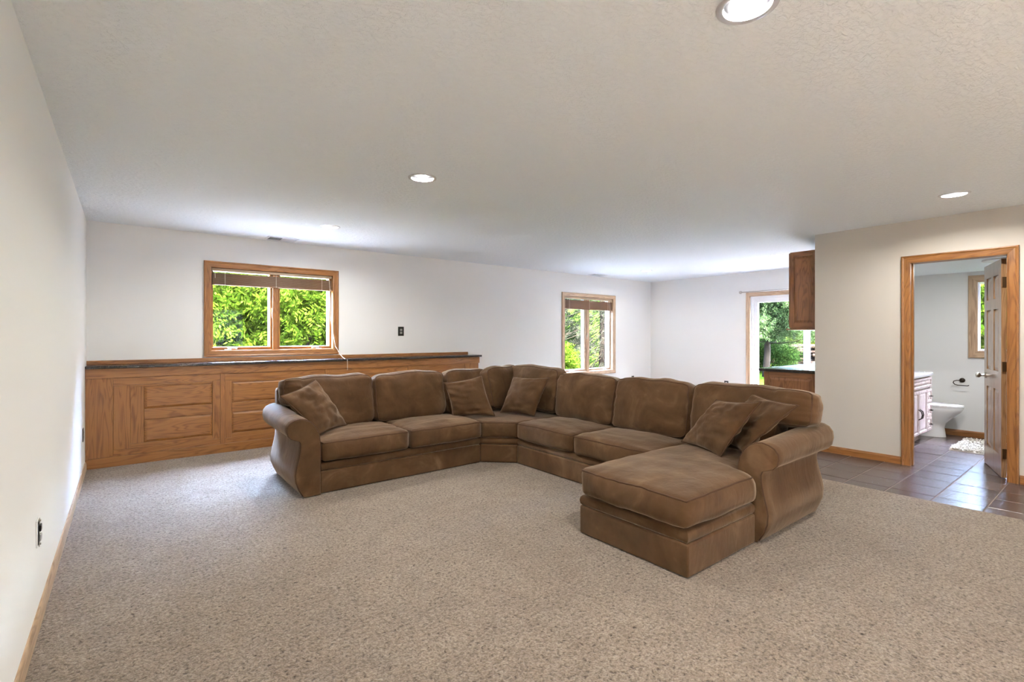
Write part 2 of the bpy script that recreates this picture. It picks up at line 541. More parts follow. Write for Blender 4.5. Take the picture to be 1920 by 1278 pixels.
LIGHTS = [(1.712, 0.842), (1.708, 3.234), (1.705, 5.291), (5.328, 0.92), (7.30, 5.401), (7.367, 3.209), (1.71, -1.55), (5.33, -1.45)]
mb = MB()
xs = sorted({XL - 0.15, XR + 0.16, *[round(q[0] + d, 4) for q in LIGHTS for d in (-.2, .2)]})
ys = sorted({YF - 0.15, YB + 0.16, *[round(q[1] + d, 4) for q in LIGHTS for d in (-.2, .2)]})
RH = 0.088
for i in range(len(xs) - 1):
    for j in range(len(ys) - 1):
        cx_, cy_ = (xs[i] + xs[i + 1]) / 2, (ys[j] + ys[j + 1]) / 2
        if any(abs(cx_ - q[0]) < .2 and abs(cy_ - q[1]) < .2 for q in LIGHTS): continue
        mb.add([(xs[i], ys[j], ZC), (xs[i + 1], ys[j], ZC), (xs[i + 1], ys[j + 1], ZC), (xs[i], ys[j + 1], ZC)], [(0, 3, 2, 1)])
for (lx, ly) in LIGHTS:
    n = 48; inner = []; outer = []
    for k in range(n):
        a = 2 * math.pi * k / n
        ca, sa = math.cos(a), math.sin(a); q = 0.2 / max(abs(ca), abs(sa))
        inner.append((lx + RH * ca, ly + RH * sa, ZC)); outer.append((lx + q * ca, ly + q * sa, ZC))
    mb.add(inner + outer, [(k, (k + 1) % n, n + (k + 1) % n, n + k) for k in range(n)])
ceil = struct('ceiling', mb, 'ceiling_paint', 'white textured ceiling with recessed lights')
struct('ceiling_slab', MB().box(XL - 0.15, XR + 0.16, YF - 0.15, YB + 0.16, ZC + 0.2, ZC + 0.3), 'earth_wall', 'floor slab above the ceiling')
ed = MB()
ed.box(XL - 0.15, XR + 0.16, YF - 0.15, YF, ZC, ZC + 0.2); ed.box(XL - 0.15, XR + 0.16, YB, YB + 0.16, ZC, ZC + 0.2)
ed.box(XL - 0.15, XL, YF, YB, ZC, ZC + 0.2); ed.box(XR, XR + 0.16, YF, YB, ZC, ZC + 0.2)
struct('wall_rim', ed, 'earth_wall', 'edge of the floor structure above the ceiling')
struct('ceiling_bathroom', MB().box(PXB, BXW, -0.9, YP - 0.12, BZC, BZC + 0.1), 'ceiling_paint', 'low white bathroom ceiling')

# baseboards
BASE = [(0, 0), (0, 0.0), (0.012, 0), (0.012, 0.055), (0.008, 0.072), (0.004, 0.078), (0, 0.078)]
def baseboard(name, p0, p1, nrm, mat, label, z=0.0):
    p0, p1, nrm = Vector(p0), Vector(p1), Vector(nrm)
    rings = [[(p.x + nrm.x * a, p.y + nrm.y * a, z + hgt) for a, hgt in BASE[1:]] for p in (p0, p1)]
    return struct(name, MB().loft(rings), mat, label)
baseboard('baseboard_left', (XL, YF), (XL, 6.28), (1, 0), 'oak_pale_y', 'oak baseboard along the left wall')
baseboard('baseboard_partition', (PX, 1.482), (PX, YP), (-1, 0), 'oak_y', 'oak baseboard between doorway and sofa', ZT)
baseboard('baseboard_partition_end', (PX, YF), (PX, 0.636), (-1, 0), 'oak_y', 'oak baseboard right of the doorway', ZT)
baseboard('baseboard_back', (4.30, YB), (XR, YB), (0, -1), 'oak_x', 'oak baseboard under the tall window')
baseboard('baseboard_right', (XR, 4.43), (XR, YB), (-1, 0), 'oak_y', 'oak baseboard beside the patio door')
baseboard('baseboard_bathroom', (BXW, -0.9), (BXW, YP - 0.126), (-1, 0), 'oak_y', 'oak baseboard in the bathroom', ZT)

# ---------------------------------------------------------------- windows
def crank(parent, c, dx):
    mb = MB()
    mb.box(c[0] - 0.035, c[0] + 0.035, c[1] - 0.012, c[1] + 0.012, c[2], c[2] + 0.014)
    mb.tube([(c[0], c[1] - .004, c[2] + .012), (c[0], c[1] - .006, c[2] + .024), (c[0] + dx * .05, c[1] - .016, c[2] + .026), (c[0] + dx * .085, c[1] - .018, c[2] + .018)], 0.006, 8)
    mb.lathe((c[0] + dx * .085, c[1] - .018, c[2] + .018), [(0.0, -.010), (.009, -.006), (.009, .006), (0.0, .010)], 10)
    obj('crank_handle', mb, 'nickel', parent, angle=40)

def casement_window(name, W, label, ox, oz):
    x0, x1, z0, z1 = W
    root = thing(name, ((x0 + x1) / 2, YB, z0), label, None, None, 'structure')
    bd = frame_boards(lambda u, v, hgt: (u, YB - hgt, v), x0, x1, z0, z1, CASING)
    for s_, mbx in bd.items():
        obj('casing', mbx, (ox if s_ in 'TB' else oz), root)
    # jamb liner
    for (a, b_, c_, d_, g_) in ((x0 - .012, x1 + .012, z0 - .012, z0, ox), (x0 - .012, x1 + .012, z1, z1 + .012, ox), (x0 - .012, x0, z0, z1, oz), (x1, x1 + .012, z0, z1, oz)):
        obj('jamb', MB().box(a, b_, YB - 0.002, YB + 0.10, c_, d_), g_, root)
    xm = (x0 + x1) / 2
    obj('mullion', MB().box(xm - .032, xm + .032, YB + 0.035, YB + 0.11, z0, z1), oz, root, bevel=.004)
    for (a, b_) in ((x0, xm - .032), (xm + .032, x1)):
        prof = [(0.0, 0.0), (0.0, 0.026), (-0.010, 0.034), (-0.024, 0.034), (-0.024, 0.0)]
        fw = 0.024
        sb = frame_boards(lambda u, v, hgt: (u, YB + 0.095 - hgt, v), a + fw, b_ - fw, z0 + fw + .012, z1 - fw, [(q + fw, hh_) for q, hh_ in prof])
        for s_, mbx in sb.items():
            obj('sash', mbx, (ox if s_ in 'TB' else oz), root)
        obj('sash_stop', MB().box(a, b_, YB + 0.06, YB + 0.10, z0, z0 + .012), ox, root)
        obj('pane', MB().box(a + fw - .004, b_ - fw + .004, YB + 0.082, YB + 0.086, z0 + fw + .008, z1 - fw + .004), 'window_glass', root)
        ex = frame_boards(lambda u, v, hgt: (u, YB + 0.095 + hgt, v), a + fw + .004, b_ - fw - .004, z0 + fw + .014, z1 - fw - .004, [(0, 0), (0, .075), (.026, .075), (.026, 0)])
        for s_, mbx in ex.items():
            obj('outer_frame', mbx, 'white_vinyl', root)
    crank(root, (x0 + .17, YB + .035, z0), 1)
    crank(root, (x1 - .17, YB + .035, z0), -1)
    lt = MB().box(xm - .042, xm - .034, YB + .028, YB + .044, (z0 + z1) / 2 - .09, (z0 + z1) / 2 - .01)
    lt.tube([(xm - .038, YB + .03, (z0 + z1) / 2 - .05), (xm - .046, YB + .012, (z0 + z1) / 2 - .02), (xm - .046, YB + .010, (z0 + z1) / 2 + .03)], .006, 8)
    obj('latch', lt, 'nickel', root, angle=40)
    return root

casement_window('window_1', W1, 'wide oak framed casement window above the panelled ledge', 'oak_x', 'oak_z')
casement_window('window_2', W2, 'tall oak framed casement window lightened for daylight, behind the sofa corner', 'oak_pale_x', 'oak_pale_z')  # oak made paler to carry the daylight on this frame

def blind(W, label, stack, n, headh, cords):
    x0, x1, z0, z1 = W
    root = thing('window_blind', ((x0 + x1) / 2, YB + .03, z1), label, 'blind', 'raised wooden blinds')
    obj('headrail', MB().box(x0 + .006, x1 - .006, YB + .012, YB + .050, z1 - headh, z1 - .002), 'blind_head', root, bevel=.003)
    ztop = z1 - headh - .022
    th = stack / n
    sl = None
    for i in range(n):
        z = ztop - th * (i + 1)
        yo = random.uniform(-.001, .001) + (.0035 if i % 2 else -.0015)
        if sl is None:
            sl = obj('slat', MB().box(x0 + .012, x1 - .012, YB + .006, YB + .054, z + .001, z + th - .0012), 'blind_wood', root)
            zb = z
        else:
            c = sl.copy(); COL.objects.link(c); c.parent = root
            c.location = (random.uniform(-.002, .002), yo, z - zb)
    zb2 = ztop - stack
    obj('bottom_rail', MB().box(x0 + .010, x1 - .010, YB + .004, YB + .056, zb2 - .020, zb2 - .001), 'blind_wood', root, bevel=.004)
    for fx in (.10, .5, .90):
        xx = x0 + (x1 - x0) * fx
        lc = MB().tube([(xx, YB + .003, z1 - headh), (xx, YB + .001, ztop - stack * .5), (xx, YB + .002, zb2 - .018)], .0022, 6)
        lc.tube([(xx + .008, YB + .058, z1 - headh), (xx + .008, YB + .058, zb2 - .018)], .002, 6)
        obj('ladder_cord', lc, 'cord', root)
    for c in cords:
        obj(c[0], MB().tube(c[1], c[2], 6), c[3], root)
    return root
b1 = blind(W1, 'brown slatted blind drawn up over the wide window above the ledge', .118, 14, .034,
      [('pull_cord', [(2.085, YB + .004, 2.04), (2.09, YB - .012, 1.9), (2.095, YB - .030, 1.5), (2.150, YB - .045, 1.16), (2.205, YB - .09, 1.05), (2.222, YB - .13, 1.015), (2.228, 6.236, 0.99), (2.228, 6.236, 0.86)], .0028, 'cord'),
       ('tilt_cord', [(.80, YB + .004, 2.04), (.803, YB + .002, 1.96)], .003, 'cord')])
b2 = blind(W2, 'brown slatted blind drawn up over the tall window behind the sofa', .150, 16, .040,
      [('tilt_cord', [(6.415, YB + .004, 1.98), (6.418, YB + .004, 1.7), (6.412, YB + .004, 1.42)], .004, 'bronze'),
       ('pull_cord', [(7.60, YB + .004, 1.98), (7.605, YB - .01, 1.75), (7.60, YB + .004, 1.60)], .003, 'cord')])

# ---------------------------------------------------------------- patio door
y0, y1, z0, z1 = PD
root = thing('door_2', (XR, y1, z0), 'white sliding glass patio door with oak casing', None, None, 'structure')
for s_, mbx in frame_boards(lambda u, v, hgt: (XR - hgt, u, v), y0, y1, z0, z1, CASING, 'LRT').items():
    obj('casing', mbx, 'oak_pale_y' if s_ == 'T' else 'oak_pale_z', root)
FR = [(0, 0), (0, .11), (-.045, .11), (-.045, 0)]
for s_, mbx in frame_boards(lambda u, v, hgt: (XR + .02 + hgt, u, v), y0 + .04, y1 - .04, z0 + .04, z1 - .04, [(0, 0), (0, .11), (.04, .11), (.04, 0)]).items():
    obj('outer_frame', mbx, 'white_vinyl', root, bevel=.003)
ym = 3.432
for (a, b_, dx) in ((ym - .055, y1 - .042, .045), (y0 + .042, ym + .055, .085)):
    for s_, mbx in frame_boards(lambda u, v, hgt: (XR + dx + hgt, u, v), a + .075, b_ - .075, z0 + .12, z1 - .115, [(0, 0), (0, .035), (.075, .035), (.075, 0)]).items():
        obj('sash', mbx, 'white_vinyl', root, bevel=.004)
    obj('pane', MB().box(XR + dx + .014, XR + dx + .018, a + .07, b_ - .07, z0 + .115, z1 - .11), 'window_glass', root)
rod = thing('curtain_rod', (XR - .06, 3.4, 2.09), 'thin metal curtain rod over the patio door', 'curtain rod')
obj('rod', MB().tube([(XR - .07, 4.46, 2.092), (XR - .07, 2.42, 2.092)], .010, 12), 'nickel', rod, angle=40)
for yy in (4.40, 2.50):
    br = MB().tube([(XR - .07, yy, 2.092), (XR - .02, yy, 2.085), (XR - .001, yy, 2.085)], .006, 8)
    br.lathe((XR - .004, yy, 2.085), [(.018, -.003), (.018, .003)], 12, 'x')
    obj('bracket', br, 'nickel', rod, angle=40)
for yy, s_ in ((4.46, 1), (2.42, -1)):
    obj('finial', MB().lathe((XR - .07, yy, 2.092), [(.010, 0), (.014, s_ * .008), (.024, s_ * .02), (.028, s_ * .035), (.022, s_ * .05), (.004, s_ * .058)], 16, 'y'), 'nickel', rod, angle=60)

# made-up window behind the viewpoint, lets sun and sky in as fill
for i, (x0, x1, z0, z1) in enumerate(FILL_WIN):
    root = thing('window_%d' % (4 + i), ((x0 + x1) / 2, YF, z0), 'window added behind the viewpoint to light the ceiling', None, None, 'structure')
    for s_, mbx in frame_boards(lambda u, v, hgt: (u, YF + hgt, v), x0, x1, z0, z1, CASING).items():
        obj('casing', mbx, 'oak_x' if s_ in 'TB' else 'oak_z', root)
    for s_, mbx in frame_boards(lambda u, v, hgt: (u, YF - .10 + hgt, v), x0 + .05, x1 - .05, z0 + .05, z1 - .05, [(0, 0), (0, .045), (.05, .045), (.05, 0)]).items():
        obj('sash', mbx, 'oak_x' if s_ in 'TB' else 'oak_z', root)
    obj('pane', MB().box(x0 + .045, x1 - .045, YF - .085, YF - .081, z0 + .045, z1 - .045), 'window_glass', root)

# ---------------------------------------------------------------- bathroom door
root = thing('door_frame', (PX, (DO[0] + DO[1]) / 2, ZT), 'oak casing and jamb of the bathroom doorway', None, None, 'structure')
root.name = 'trim_1'; OFF[root.name] = Vector(root.location)
for s_, mbx in frame_boards(lambda u, v, hgt: (PX - hgt, u, v), DO[0], DO[1], ZT, DO[3], CASING, 'LRT').items():
    obj('casing', mbx, 'oak_y' if s_ == 'T' else 'oak_z', root)
for s_, mbx in frame_boards(lambda u, v, hgt: (PXB + hgt, u, v), DO[0], DO[1], ZT, DO[3], CASING, 'LRT').items():
    obj('casing', mbx, 'oak_y' if s_ == 'T' else 'oak_z', root)
obj('jamb', MB().box(PX, PXB, DO[0] - .02, DO[0], ZT, DO[3]), 'oak_z', root)
obj('jamb', MB().box(PX, PXB, DO[1], DO[1] + .02, ZT, DO[3]), 'oak_z', root)
obj('jamb', MB().box(PX, PXB, DO[0] - .02, DO[1] + .02, DO[3], DO[3] + .02), 'oak_y', root)
for a, b_ in ((DO[0], DO[0] + .011), (DO[1] - .011, DO[1])):
    obj('door_stop', MB().box(PX + .045, PX + .078, a, b_, ZT, DO[3]), 'oak_z', root)

DL, DH, DT = .675, 2.015, .035
leaf = thing('door_1', (PXB + .014, DO[0] + .022, ZT + .006), 'glossy six panel bathroom door standing open', None, None, 'structure')
leaf.rotation_euler = (0, 0, R(17.5))
# local: x along the leaf, y thickness (0..DT), z up
st, cs = .105, .09
cols = [(st, (DL - cs) / 2), ((DL + cs) / 2, DL - st)]
rows = [(.20, .80), (.97, 1.56), (1.66, 1.88)]
def dbox(name, x0, x1, z0, z1):
    obj(name, MB().box(x0, x1, 0, DT, z0, z1), 'oak_door', leaf, world=False)
dbox('stile', 0, st, 0, DH); dbox('stile', DL - st, DL, 0, DH); dbox('mid_stile', (DL - cs) / 2, (DL + cs) / 2, 0, DH)
zz = [0] + [q for r_ in rows for q in r_] + [DH]
for i in range(0, len(zz), 2):
    for (a, b_) in cols:
        dbox('rail', a, b_, zz[i], zz[i + 1])
for (a, b_) in cols:
    for (c, d) in rows:
        mb = MB()
        e = .035
        mb.loft([[(a + e, .003, c + e), (b_ - e, .003, c + e), (b_ - e, .003, d - e), (a + e, .003, d - e)],
                 [(a, .012, c), (b_, .012, c), (b_, .012, d), (a, .012, d)],
                 [(a, DT - .012, c), (b_, DT - .012, c), (b_, DT - .012, d), (a, DT - .012, d)],
                 [(a + e, DT - .003, c + e), (b_ - e, DT - .003, c + e), (b_ - e, DT - .003, d - e), (a + e, DT - .003, d - e)]])
        obj('panel', mb, 'oak_door', leaf, world=False)
for s_, y in ((1, DT), (-1, 0)):
    obj('knob', MB().lathe((DL - .06, y, .90), [(.030, 0), (.030, s_ * .006), (.011, s_ * .010), (.010, s_ * .035), (.022, s_ * .045), (.027, s_ * .058), (.024, s_ * .070), (.008, s_ * .076)], 20, 'y'), 'nickel', leaf, angle=50, world=False)
for z in (.22, 1.02, 1.80):
    mb = MB().box(-.012, .002, -.002, .030, z - .045, z + .045)
    mb.lathe((-.006, -.006, z), [(.006, -.048), (.006, .048)], 10)
    obj('hinge', mb, 'hinge_brass', leaf, world=False)

# ---------------------------------------------------------------- bathroom window
y0, y1, z0, z1 = BW
root = thing('window_3', (BXW, (y0 + y1) / 2, z0), 'narrow bathroom window with pale wooden casing', None, None, 'structure')
for s_, mbx in frame_boards(lambda u, v, hgt: (BXW - hgt, u, v), y0, y1, z0, z1, [(a * 1.25, h_) for a, h_ in CASING]).items():
    obj('casing', mbx, 'oak_pale_y' if s_ in 'TB' else 'oak_pale_z', root)
for s_, mbx in frame_boards(lambda u, v, hgt: (BXW + hgt, u, v), y0 + .002, y1 - .002, z0 + .002, z1 - .002, [(0, 0), (0, .03), (.012, .03), (.012, 0)]).items():
    obj('jamb', mbx, 'white_vinyl', root)
for s_, mbx in frame_boards(lambda u, v, hgt: (BXW + .022 + hgt, u, v), y0 + .016, y1 - .016, z0 + .02, z1 - .02, [(0, 0), (0, .03), (.014, .03), (.014, 0)]).items():
    obj('sash', mbx, 'white_vinyl', root, bevel=.003)
obj('pane', MB().box(BXW + .034, BXW + .038, y0 + .012, y1 - .012, z0 + .016, z1 - .016), 'window_glass', root)

# ================================================================= PANELLED LEDGE
YL = 6.285
led = thing('panelled_ledge', (2.0, YL, 0), 'long oak panelled ledge cabinet along the wall under the wide window', 'cabinet')
obj('body', MB().box(XL + .001, 4.275, YL + .020, YB - .001, 0, .972), 'oak_x', led)
obj('top_rail', MB().box(XL + .001, 4.300, YL - .008, YL + .021, .880, .974), 'oak_x', led, bevel=.002)
obj('kick_board', MB().box(XL + .001, 4.300, YL - .008, YL + .021, 0, .098), 'oak_x', led, bevel=.002)
obj('plank', MB().box(XL + .002, -.100, YL - .001, YL + .021, .0985, .8795), 'oak_z', led, bevel=.002)
bays = [(-.0985, .824, .135), (.868, 1.963, .068), (2.003, 3.090, .068), (3.136, 4.034, .068)]
for a, b_ in ((.8245, .8675), (1.9635, 2.0025), (3.0905, 3.1355), (4.0345, 4.283)):
    obj('stile', MB().box(a, b_, YL - .003, YL + .021, .0985, .8795), 'oak_z', led, bevel=.002)
for i, (a, b_, ls) in enumerate(bays):
    yf = YL + .002
    if i == 0:
        obj('plank', MB().box(a, a + ls, yf, YL + .021, .16, .8), 'oak_z', led, bevel=.002)
        ls2 = ls + .11
        obj('frame_stile', MB().box(a + ls + .0005, a + ls2, yf, YL + .021, .205, .78), 'oak_z', led, bevel=.002)
        obj('frame_rail', MB().box(a, b_, yf, YL + .021, .8005, .8795), 'oak_x', led, bevel=.002)
        obj('frame_rail', MB().box(a, b_, yf, YL + .021, .0985, .1595), 'oak_x', led, bevel=.002)
        obj('frame_rail', MB().box(a + ls + .0005, b_ - .074, yf, YL + .021, .7805, .8), 'oak_x', led)
        obj('frame_rail', MB().box(a + ls + .0005, b_ - .074, yf, YL + .021, .16, .2045), 'oak_x', led)
        ls = ls2
    else:
        obj('frame_stile', MB().box(a, a + ls, yf, YL + .021, .16, .8), 'oak_z', led, bevel=.002)
        obj('frame_rail', MB().box(a, b_, yf, YL + .021, .8005, .8795), 'oak_x', led, bevel=.002)
        obj('frame_rail', MB().box(a, b_, yf, YL + .021, .0985, .1595), 'oak_x', led, bevel=.002)
        obj('frame_rail', MB().box(a + ls, b_ - .074, yf, YL + .021, .7805, .8), 'oak_x', led)
        obj('frame_rail', MB().box(a + ls, b_ - .074, yf, YL + .021, .16, .2045), 'oak_x', led)
    obj('frame_stile', MB().box(b_ - .0735, b_, yf, YL + .021, .16, .8), 'oak_z', led, bevel=.002)
    pa, pb = a + ls + .001, b_ - .075
    obj('frame_rail', MB().box(pa, pb, yf, YL + .021, .440, .548), 'oak_x', led, bevel=.002)
    for (c, d) in ((.2055, .4395), (.5485, .780)):
        e = .024
        mb = MB().loft([[(pa, YL + .020, c), (pb, YL + .020, c), (pb, YL + .020, d), (pa, YL + .020, d)],
                        [(pa, YL + .013, c), (pb, YL + .013, c), (pb, YL + .013, d), (pa, YL + .013, d)],
                        [(pa + e, YL + .003, c + e), (pb - e, YL + .003, c + e), (pb - e, YL + .003, d - e), (pa + e, YL + .003, d - e)]])
        obj('raised_panel', mb, 'oak_x', led)
ct = obj('ledge_countertop', MB().box(XL + .001, 4.325, 6.245, YB - .001, .9745, 1.004), 'granite', None, bevel=.006, seg=3)
tag(ct, 'dark speckled countertop lying along the oak panelled ledge', 'countertop')
bs = obj('trim_2', MB().box(XL + .001, 4.225, YB - .022, YB - .0005, 1.0045, 1.047), 'oak_x', None, bevel=.003)
bs['kind'] = 'structure'; bs['label'] = 'oak backsplash strip along the ledge countertop'

# ================================================================= WET BAR
wb = thing('base_cabinet', (7.2, 2.6, ZT), 'oak base cabinet of the wet bar under the black counter', 'cabinet')
obj('body', MB().box(6.315, 8.30, YP + .001, 2.880, ZT + .09, .855), 'oak_dark_z', wb)
obj('toe_kick', MB().box(6.335, 8.30, YP + .001, 2.82, ZT, ZT + .09), 'black_plate', wb)
def end_panel(parent, x, y0, y1, z0, z1, sw, bw):
    obj('end_stile', MB().box(x - .016, x, y0, y0 + sw, z0, z1), 'oak_dark_z', parent, bevel=.0015)
    obj('end_stile', MB().box(x - .016, x, y1 - sw, y1, z0, z1), 'oak_dark_z', parent, bevel=.0015)
    obj('end_rail', MB().box(x - .016, x, y0 + sw, y1 - sw, z0, z0 + bw), 'oak_dark_y', parent, bevel=.0015)
    obj('end_rail', MB().box(x - .016, x, y0 + sw, y1 - sw, z1 - bw, z1), 'oak_dark_y', parent, bevel=.0015)
    a, b_, c, d = y0 + sw, y1 - sw, z0 + bw, z1 - bw; e = .03
    obj('raised_panel', MB().loft([[(x - .001, a, c), (x - .001, b_, c), (x - .001, b_, d), (x - .001, a, d)],
                                   [(x - .006, a, c), (x - .006, b_, c), (x - .006, b_, d), (x - .006, a, d)],
                                   [(x - .014, a + e, c + e), (x - .014, b_ - e, c + e), (x - .014, b_ - e, d - e), (x - .014, a + e, d - e)]]), 'oak_dark_z', parent)
end_panel(wb, 6.315, YP + .002, 2.890, ZT + .09, .853, .06, .065)
for k in range(4):
    xa = 6.33 + k * .49
    d_ = obj('door', MB().box(xa + .004, xa + .482, 2.880, 2.900, ZT + .10, .66), 'oak_dark_z', wb, bevel=.004)
    obj('handle', MB().tube([(xa + .44, 2.90, .50), (xa + .44, 2.925, .51), (xa + .44, 2.925, .59), (xa + .44, 2.90, .60)], .005, 8), 'nickel', d_)
    d_ = obj('drawer', MB().box(xa + .004, xa + .482, 2.880, 2.900, .67, .84), 'oak_dark_x', wb, bevel=.004)
    obj('handle', MB().tube([(xa + .19, 2.90, .755), (xa + .20, 2.925, .755), (xa + .28, 2.925, .755), (xa + .29, 2.90, .755)], .005, 8), 'nickel', d_)
wc = obj('bar_countertop', MB().box(6.275, 8.34, YP + .001, 2.950, .8555, .893), 'granite', None, bevel=.008, seg=3)
tag(wc, 'glossy black counter on the wet bar base cabinet', 'countertop')
uc = thing('wall_cabinet', (7.2, YP, 1.375), 'oak wall cabinet hanging above the wet bar counter', 'cabinet')
obj('body', MB().box(6.315, 8.30, YP + .001, 2.585, 1.385, 2.30), 'oak_dark_z', uc)
end_panel(uc, 6.315, YP + .002, 2.582, 1.392, 2.30, .045, .06)
for k in range(4):
    xa = 6.318 + k * .492
    d_ = obj('door', MB().box(xa + .003, xa + .485, 2.585, 2.605, 1.40, 2.295), 'oak_dark_z', uc, bevel=.004)
    obj('handle', MB().tube([(xa + .44, 2.605, 1.46), (xa + .44, 2.63, 1.47), (xa + .44, 2.63, 1.55), (xa + .44, 2.605, 1.56)], .005, 8), 'nickel', d_)
obj('light_rail', MB().box(6.292, 8.31, YP + .001, 2.625, 1.368, 1.384), 'oak_dark_x', uc, bevel=.003)

# ================================================================= SECTIONAL SOFA
sofa = thing('sectional_sofa', (2.6, 3.2, 0), 'large brown suede U shaped sectional sofa with rolled arms and chaise', 'sofa')
def sstep(a, b_, x):
    t = max(0, min(1, (x - a) / (b_ - a))); return t * t * (3 - 2 * t)

def softbox(half, n, r, fmap):
    """closed cube lattice; returns MB and lattice mapper"""
    hx, hy, hz = half
    nx, ny, nz = n
    idx = {}; mb = MB()
    def core(i, j, k):
        # edge-clustered lattice
        def cl(t, hh_):
            s_ = 2 * t - 1
            return hh_ * (0.65 * s_ + 0.35 * math.sin(s_ * math.pi / 2))
        q = Vector((cl(i / nx, hx), cl(j / ny, hy), cl(k / nz, hz)))
        rr = min(r, hx, hy, hz)
        c = Vector((max(-hx + rr, min(hx - rr, q.x)), max(-hy + rr, min(hy - rr, q.y)), max(-hz + rr, min(hz - rr, q.z))))
        d = q - c
        if d.length > 1e-9:
            d = d.normalized() * rr
        return c + d
    def vid(i, j, k):
        key = (i, j, k)
        if key not in idx:
            idx[key] = len(mb.v)
            mb.v.append(tuple(fmap(core(i, j, k))))
        return idx[key]
    for i in range(nx):
        for j in range(ny):
            for k in (0, nz):
                q = (vid(i, j, k), vid(i + 1, j, k), vid(i + 1, j + 1, k), vid(i, j + 1, k))
                mb.f.append(q if k else q[::-1])
    for i in range(nx):
        for k in range(nz):
            for j in (0, ny):
                q = (vid(i, j, k), vid(i + 1, j, k), vid(i + 1, j, k + 1), vid(i, j, k + 1))
                mb.f.append(q[::-1] if j else q)
    for j in range(ny):
        for k in range(nz):
            for i in (0, nx):
                q = (vid(i, j, k), vid(i, j + 1, k), vid(i, j + 1, k + 1), vid(i, j, k + 1))
                mb.f.append(q if i else q[::-1])
    def seam(k, grow=0.0):
        per = [(i, 0) for i in range(nx)] + [(nx, j) for j in range(ny)] + [(i, ny) for i in range(nx, 0, -1)] + [(0, j) for j in range(ny, 0, -1)]
        out = []
        for (i, j) in per:
            c = core(i, j, k)
            out.append(fmap(c))
        return out
    return mb, seam

def cushion(name, o, ex, ey, ez, half, r=.035, corner=.03, gather=.0, crown=(.03, .01), side=.012, seed=0, wr=.006, warp=None, n=(26, 22, 8), pipes=('top',), wscale=6.0, parent=None):
    o, ex, ey, ez = Vector(o), Vector(ex).normalized(), Vector(ey).normalized(), Vector(ez).normalized()
    hx, hy, hz = half
    sd = Vector((seed * 3.7, seed * 1.9, seed * 5.3))
    def fmap(c):
        x, y, z = c
        a, b_ = min(1, abs(x) / hx), min(1, abs(y) / hy)
        fx, fy = (1 - a ** 2.5), (1 - b_ ** 2.5)
        dz = (crown[0] if z > 0 else -crown[1]) * (fx * fy) ** .7 * min(1, abs(z) / hz * 1.2)
        sz = 1 - (z / hz) ** 2
        x2 = x + math.copysign(side * sz * max(0, a - .8) * 5 * (1 - b_ ** 4), x)
        y2 = y + math.copysign(side * sz * max(0, b_ - .8) * 5 * (1 - a ** 4), y)
        kc = corner * (a * b_) ** 7
        x2 -= math.copysign(kc, x); y2 -= math.copysign(kc, y)
        if gather:
            ga = gather * (a ** 5) * mnoise.noise(Vector((x * 3, y * 26, z * 9)) + sd) + gather * .6 * (b_ ** 5) * mnoise.noise(Vector((x * 22, y * 3, z * 9)) + sd)
            dz += ga * (1 if z > 0 else -.4)
            y2 += .9 * gather * (b_ ** 4) * mnoise.noise(Vector((x * 5.5, 0, z * 3)) + sd) * (1 if y > 0 else 0)
        p = Vector((x2, y2, z + dz))
        nv = mnoise.noise_vector(Vector(c) * wscale + sd) * wr + mnoise.noise_vector(Vector((c[0] * 2.2, c[1] * 16, c[2] * 8)) + sd) * wr * .6
        p += nv
        if warp: p = Vector(warp(p))
        return o + ex * p.x + ey * p.y + ez * p.z
    mb, seam = softbox(half, n, r, fmap)
    ob = obj(name, mb, 'suede', parent or sofa, smooth=True)
    for pz in pipes:
        path = seam(n[2] if pz == 'top' else 0)
        obj('piping', MB().tube(path, .0055, 6, True), 'suede_piping', ob, smooth=True)
    return ob

# --- bases (front rail, rounded band above it)
YS, XS = 4.135, 3.13           # front planes of the left run and of the right run
def base_block(poly, front_edges, ztop=.185):
    obj('base', MB().prism(poly, 0.004, ztop), 'suede', sofa, bevel=.012, seg=3, angle=35)
    ip = poly
    cx = sum(p[0] for p in poly) / len(poly); cy = sum(p[1] for p in poly) / len(poly)
    # band: slightly inset, rounded
    def inset(p, d):
        v = Vector((cx - p[0], cy - p[1])); v = Vector((math.copysign(min(abs(v.x), d), v.x), math.copysign(min(abs(v.y), d), v.y)))
        return (p[0] + v.x, p[1] + v.y)
    rings = []
    for d, z in ((.014, ztop + .0005), (.004, ztop + .012), (.000, ztop + .032), (.004, ztop + .052), (.016, ztop + .066)):
        rings.append([(*inset(p, d), z) for p in ip])
    obj('base_band', MB().loft(rings), 'suede', sofa, angle=50)
base_block([(1.252, YS), (2.858, YS + .02), (2.858, 5.02), (1.252, 5.02)], None)
base_block([(2.862, YS + .025), (3.128, 3.902), (4.02, 3.902), (4.02, 4.70), (3.70, 5.02), (2.862, 5.02)], None)
base_block([(XS, 2.274), (4.02, 2.274), (4.02, 3.898), (XS, 3.898)], None)
# chaise base, stepped round the arm
base_block([(2.352, 1.475), (3.100, 1.475), (3.100, 2.270), (2.352, 2.270)], None)
base_block([(3.104, 1.60), (4.02, 1.60), (4.02, 2.270), (3.104, 2.270)], None)

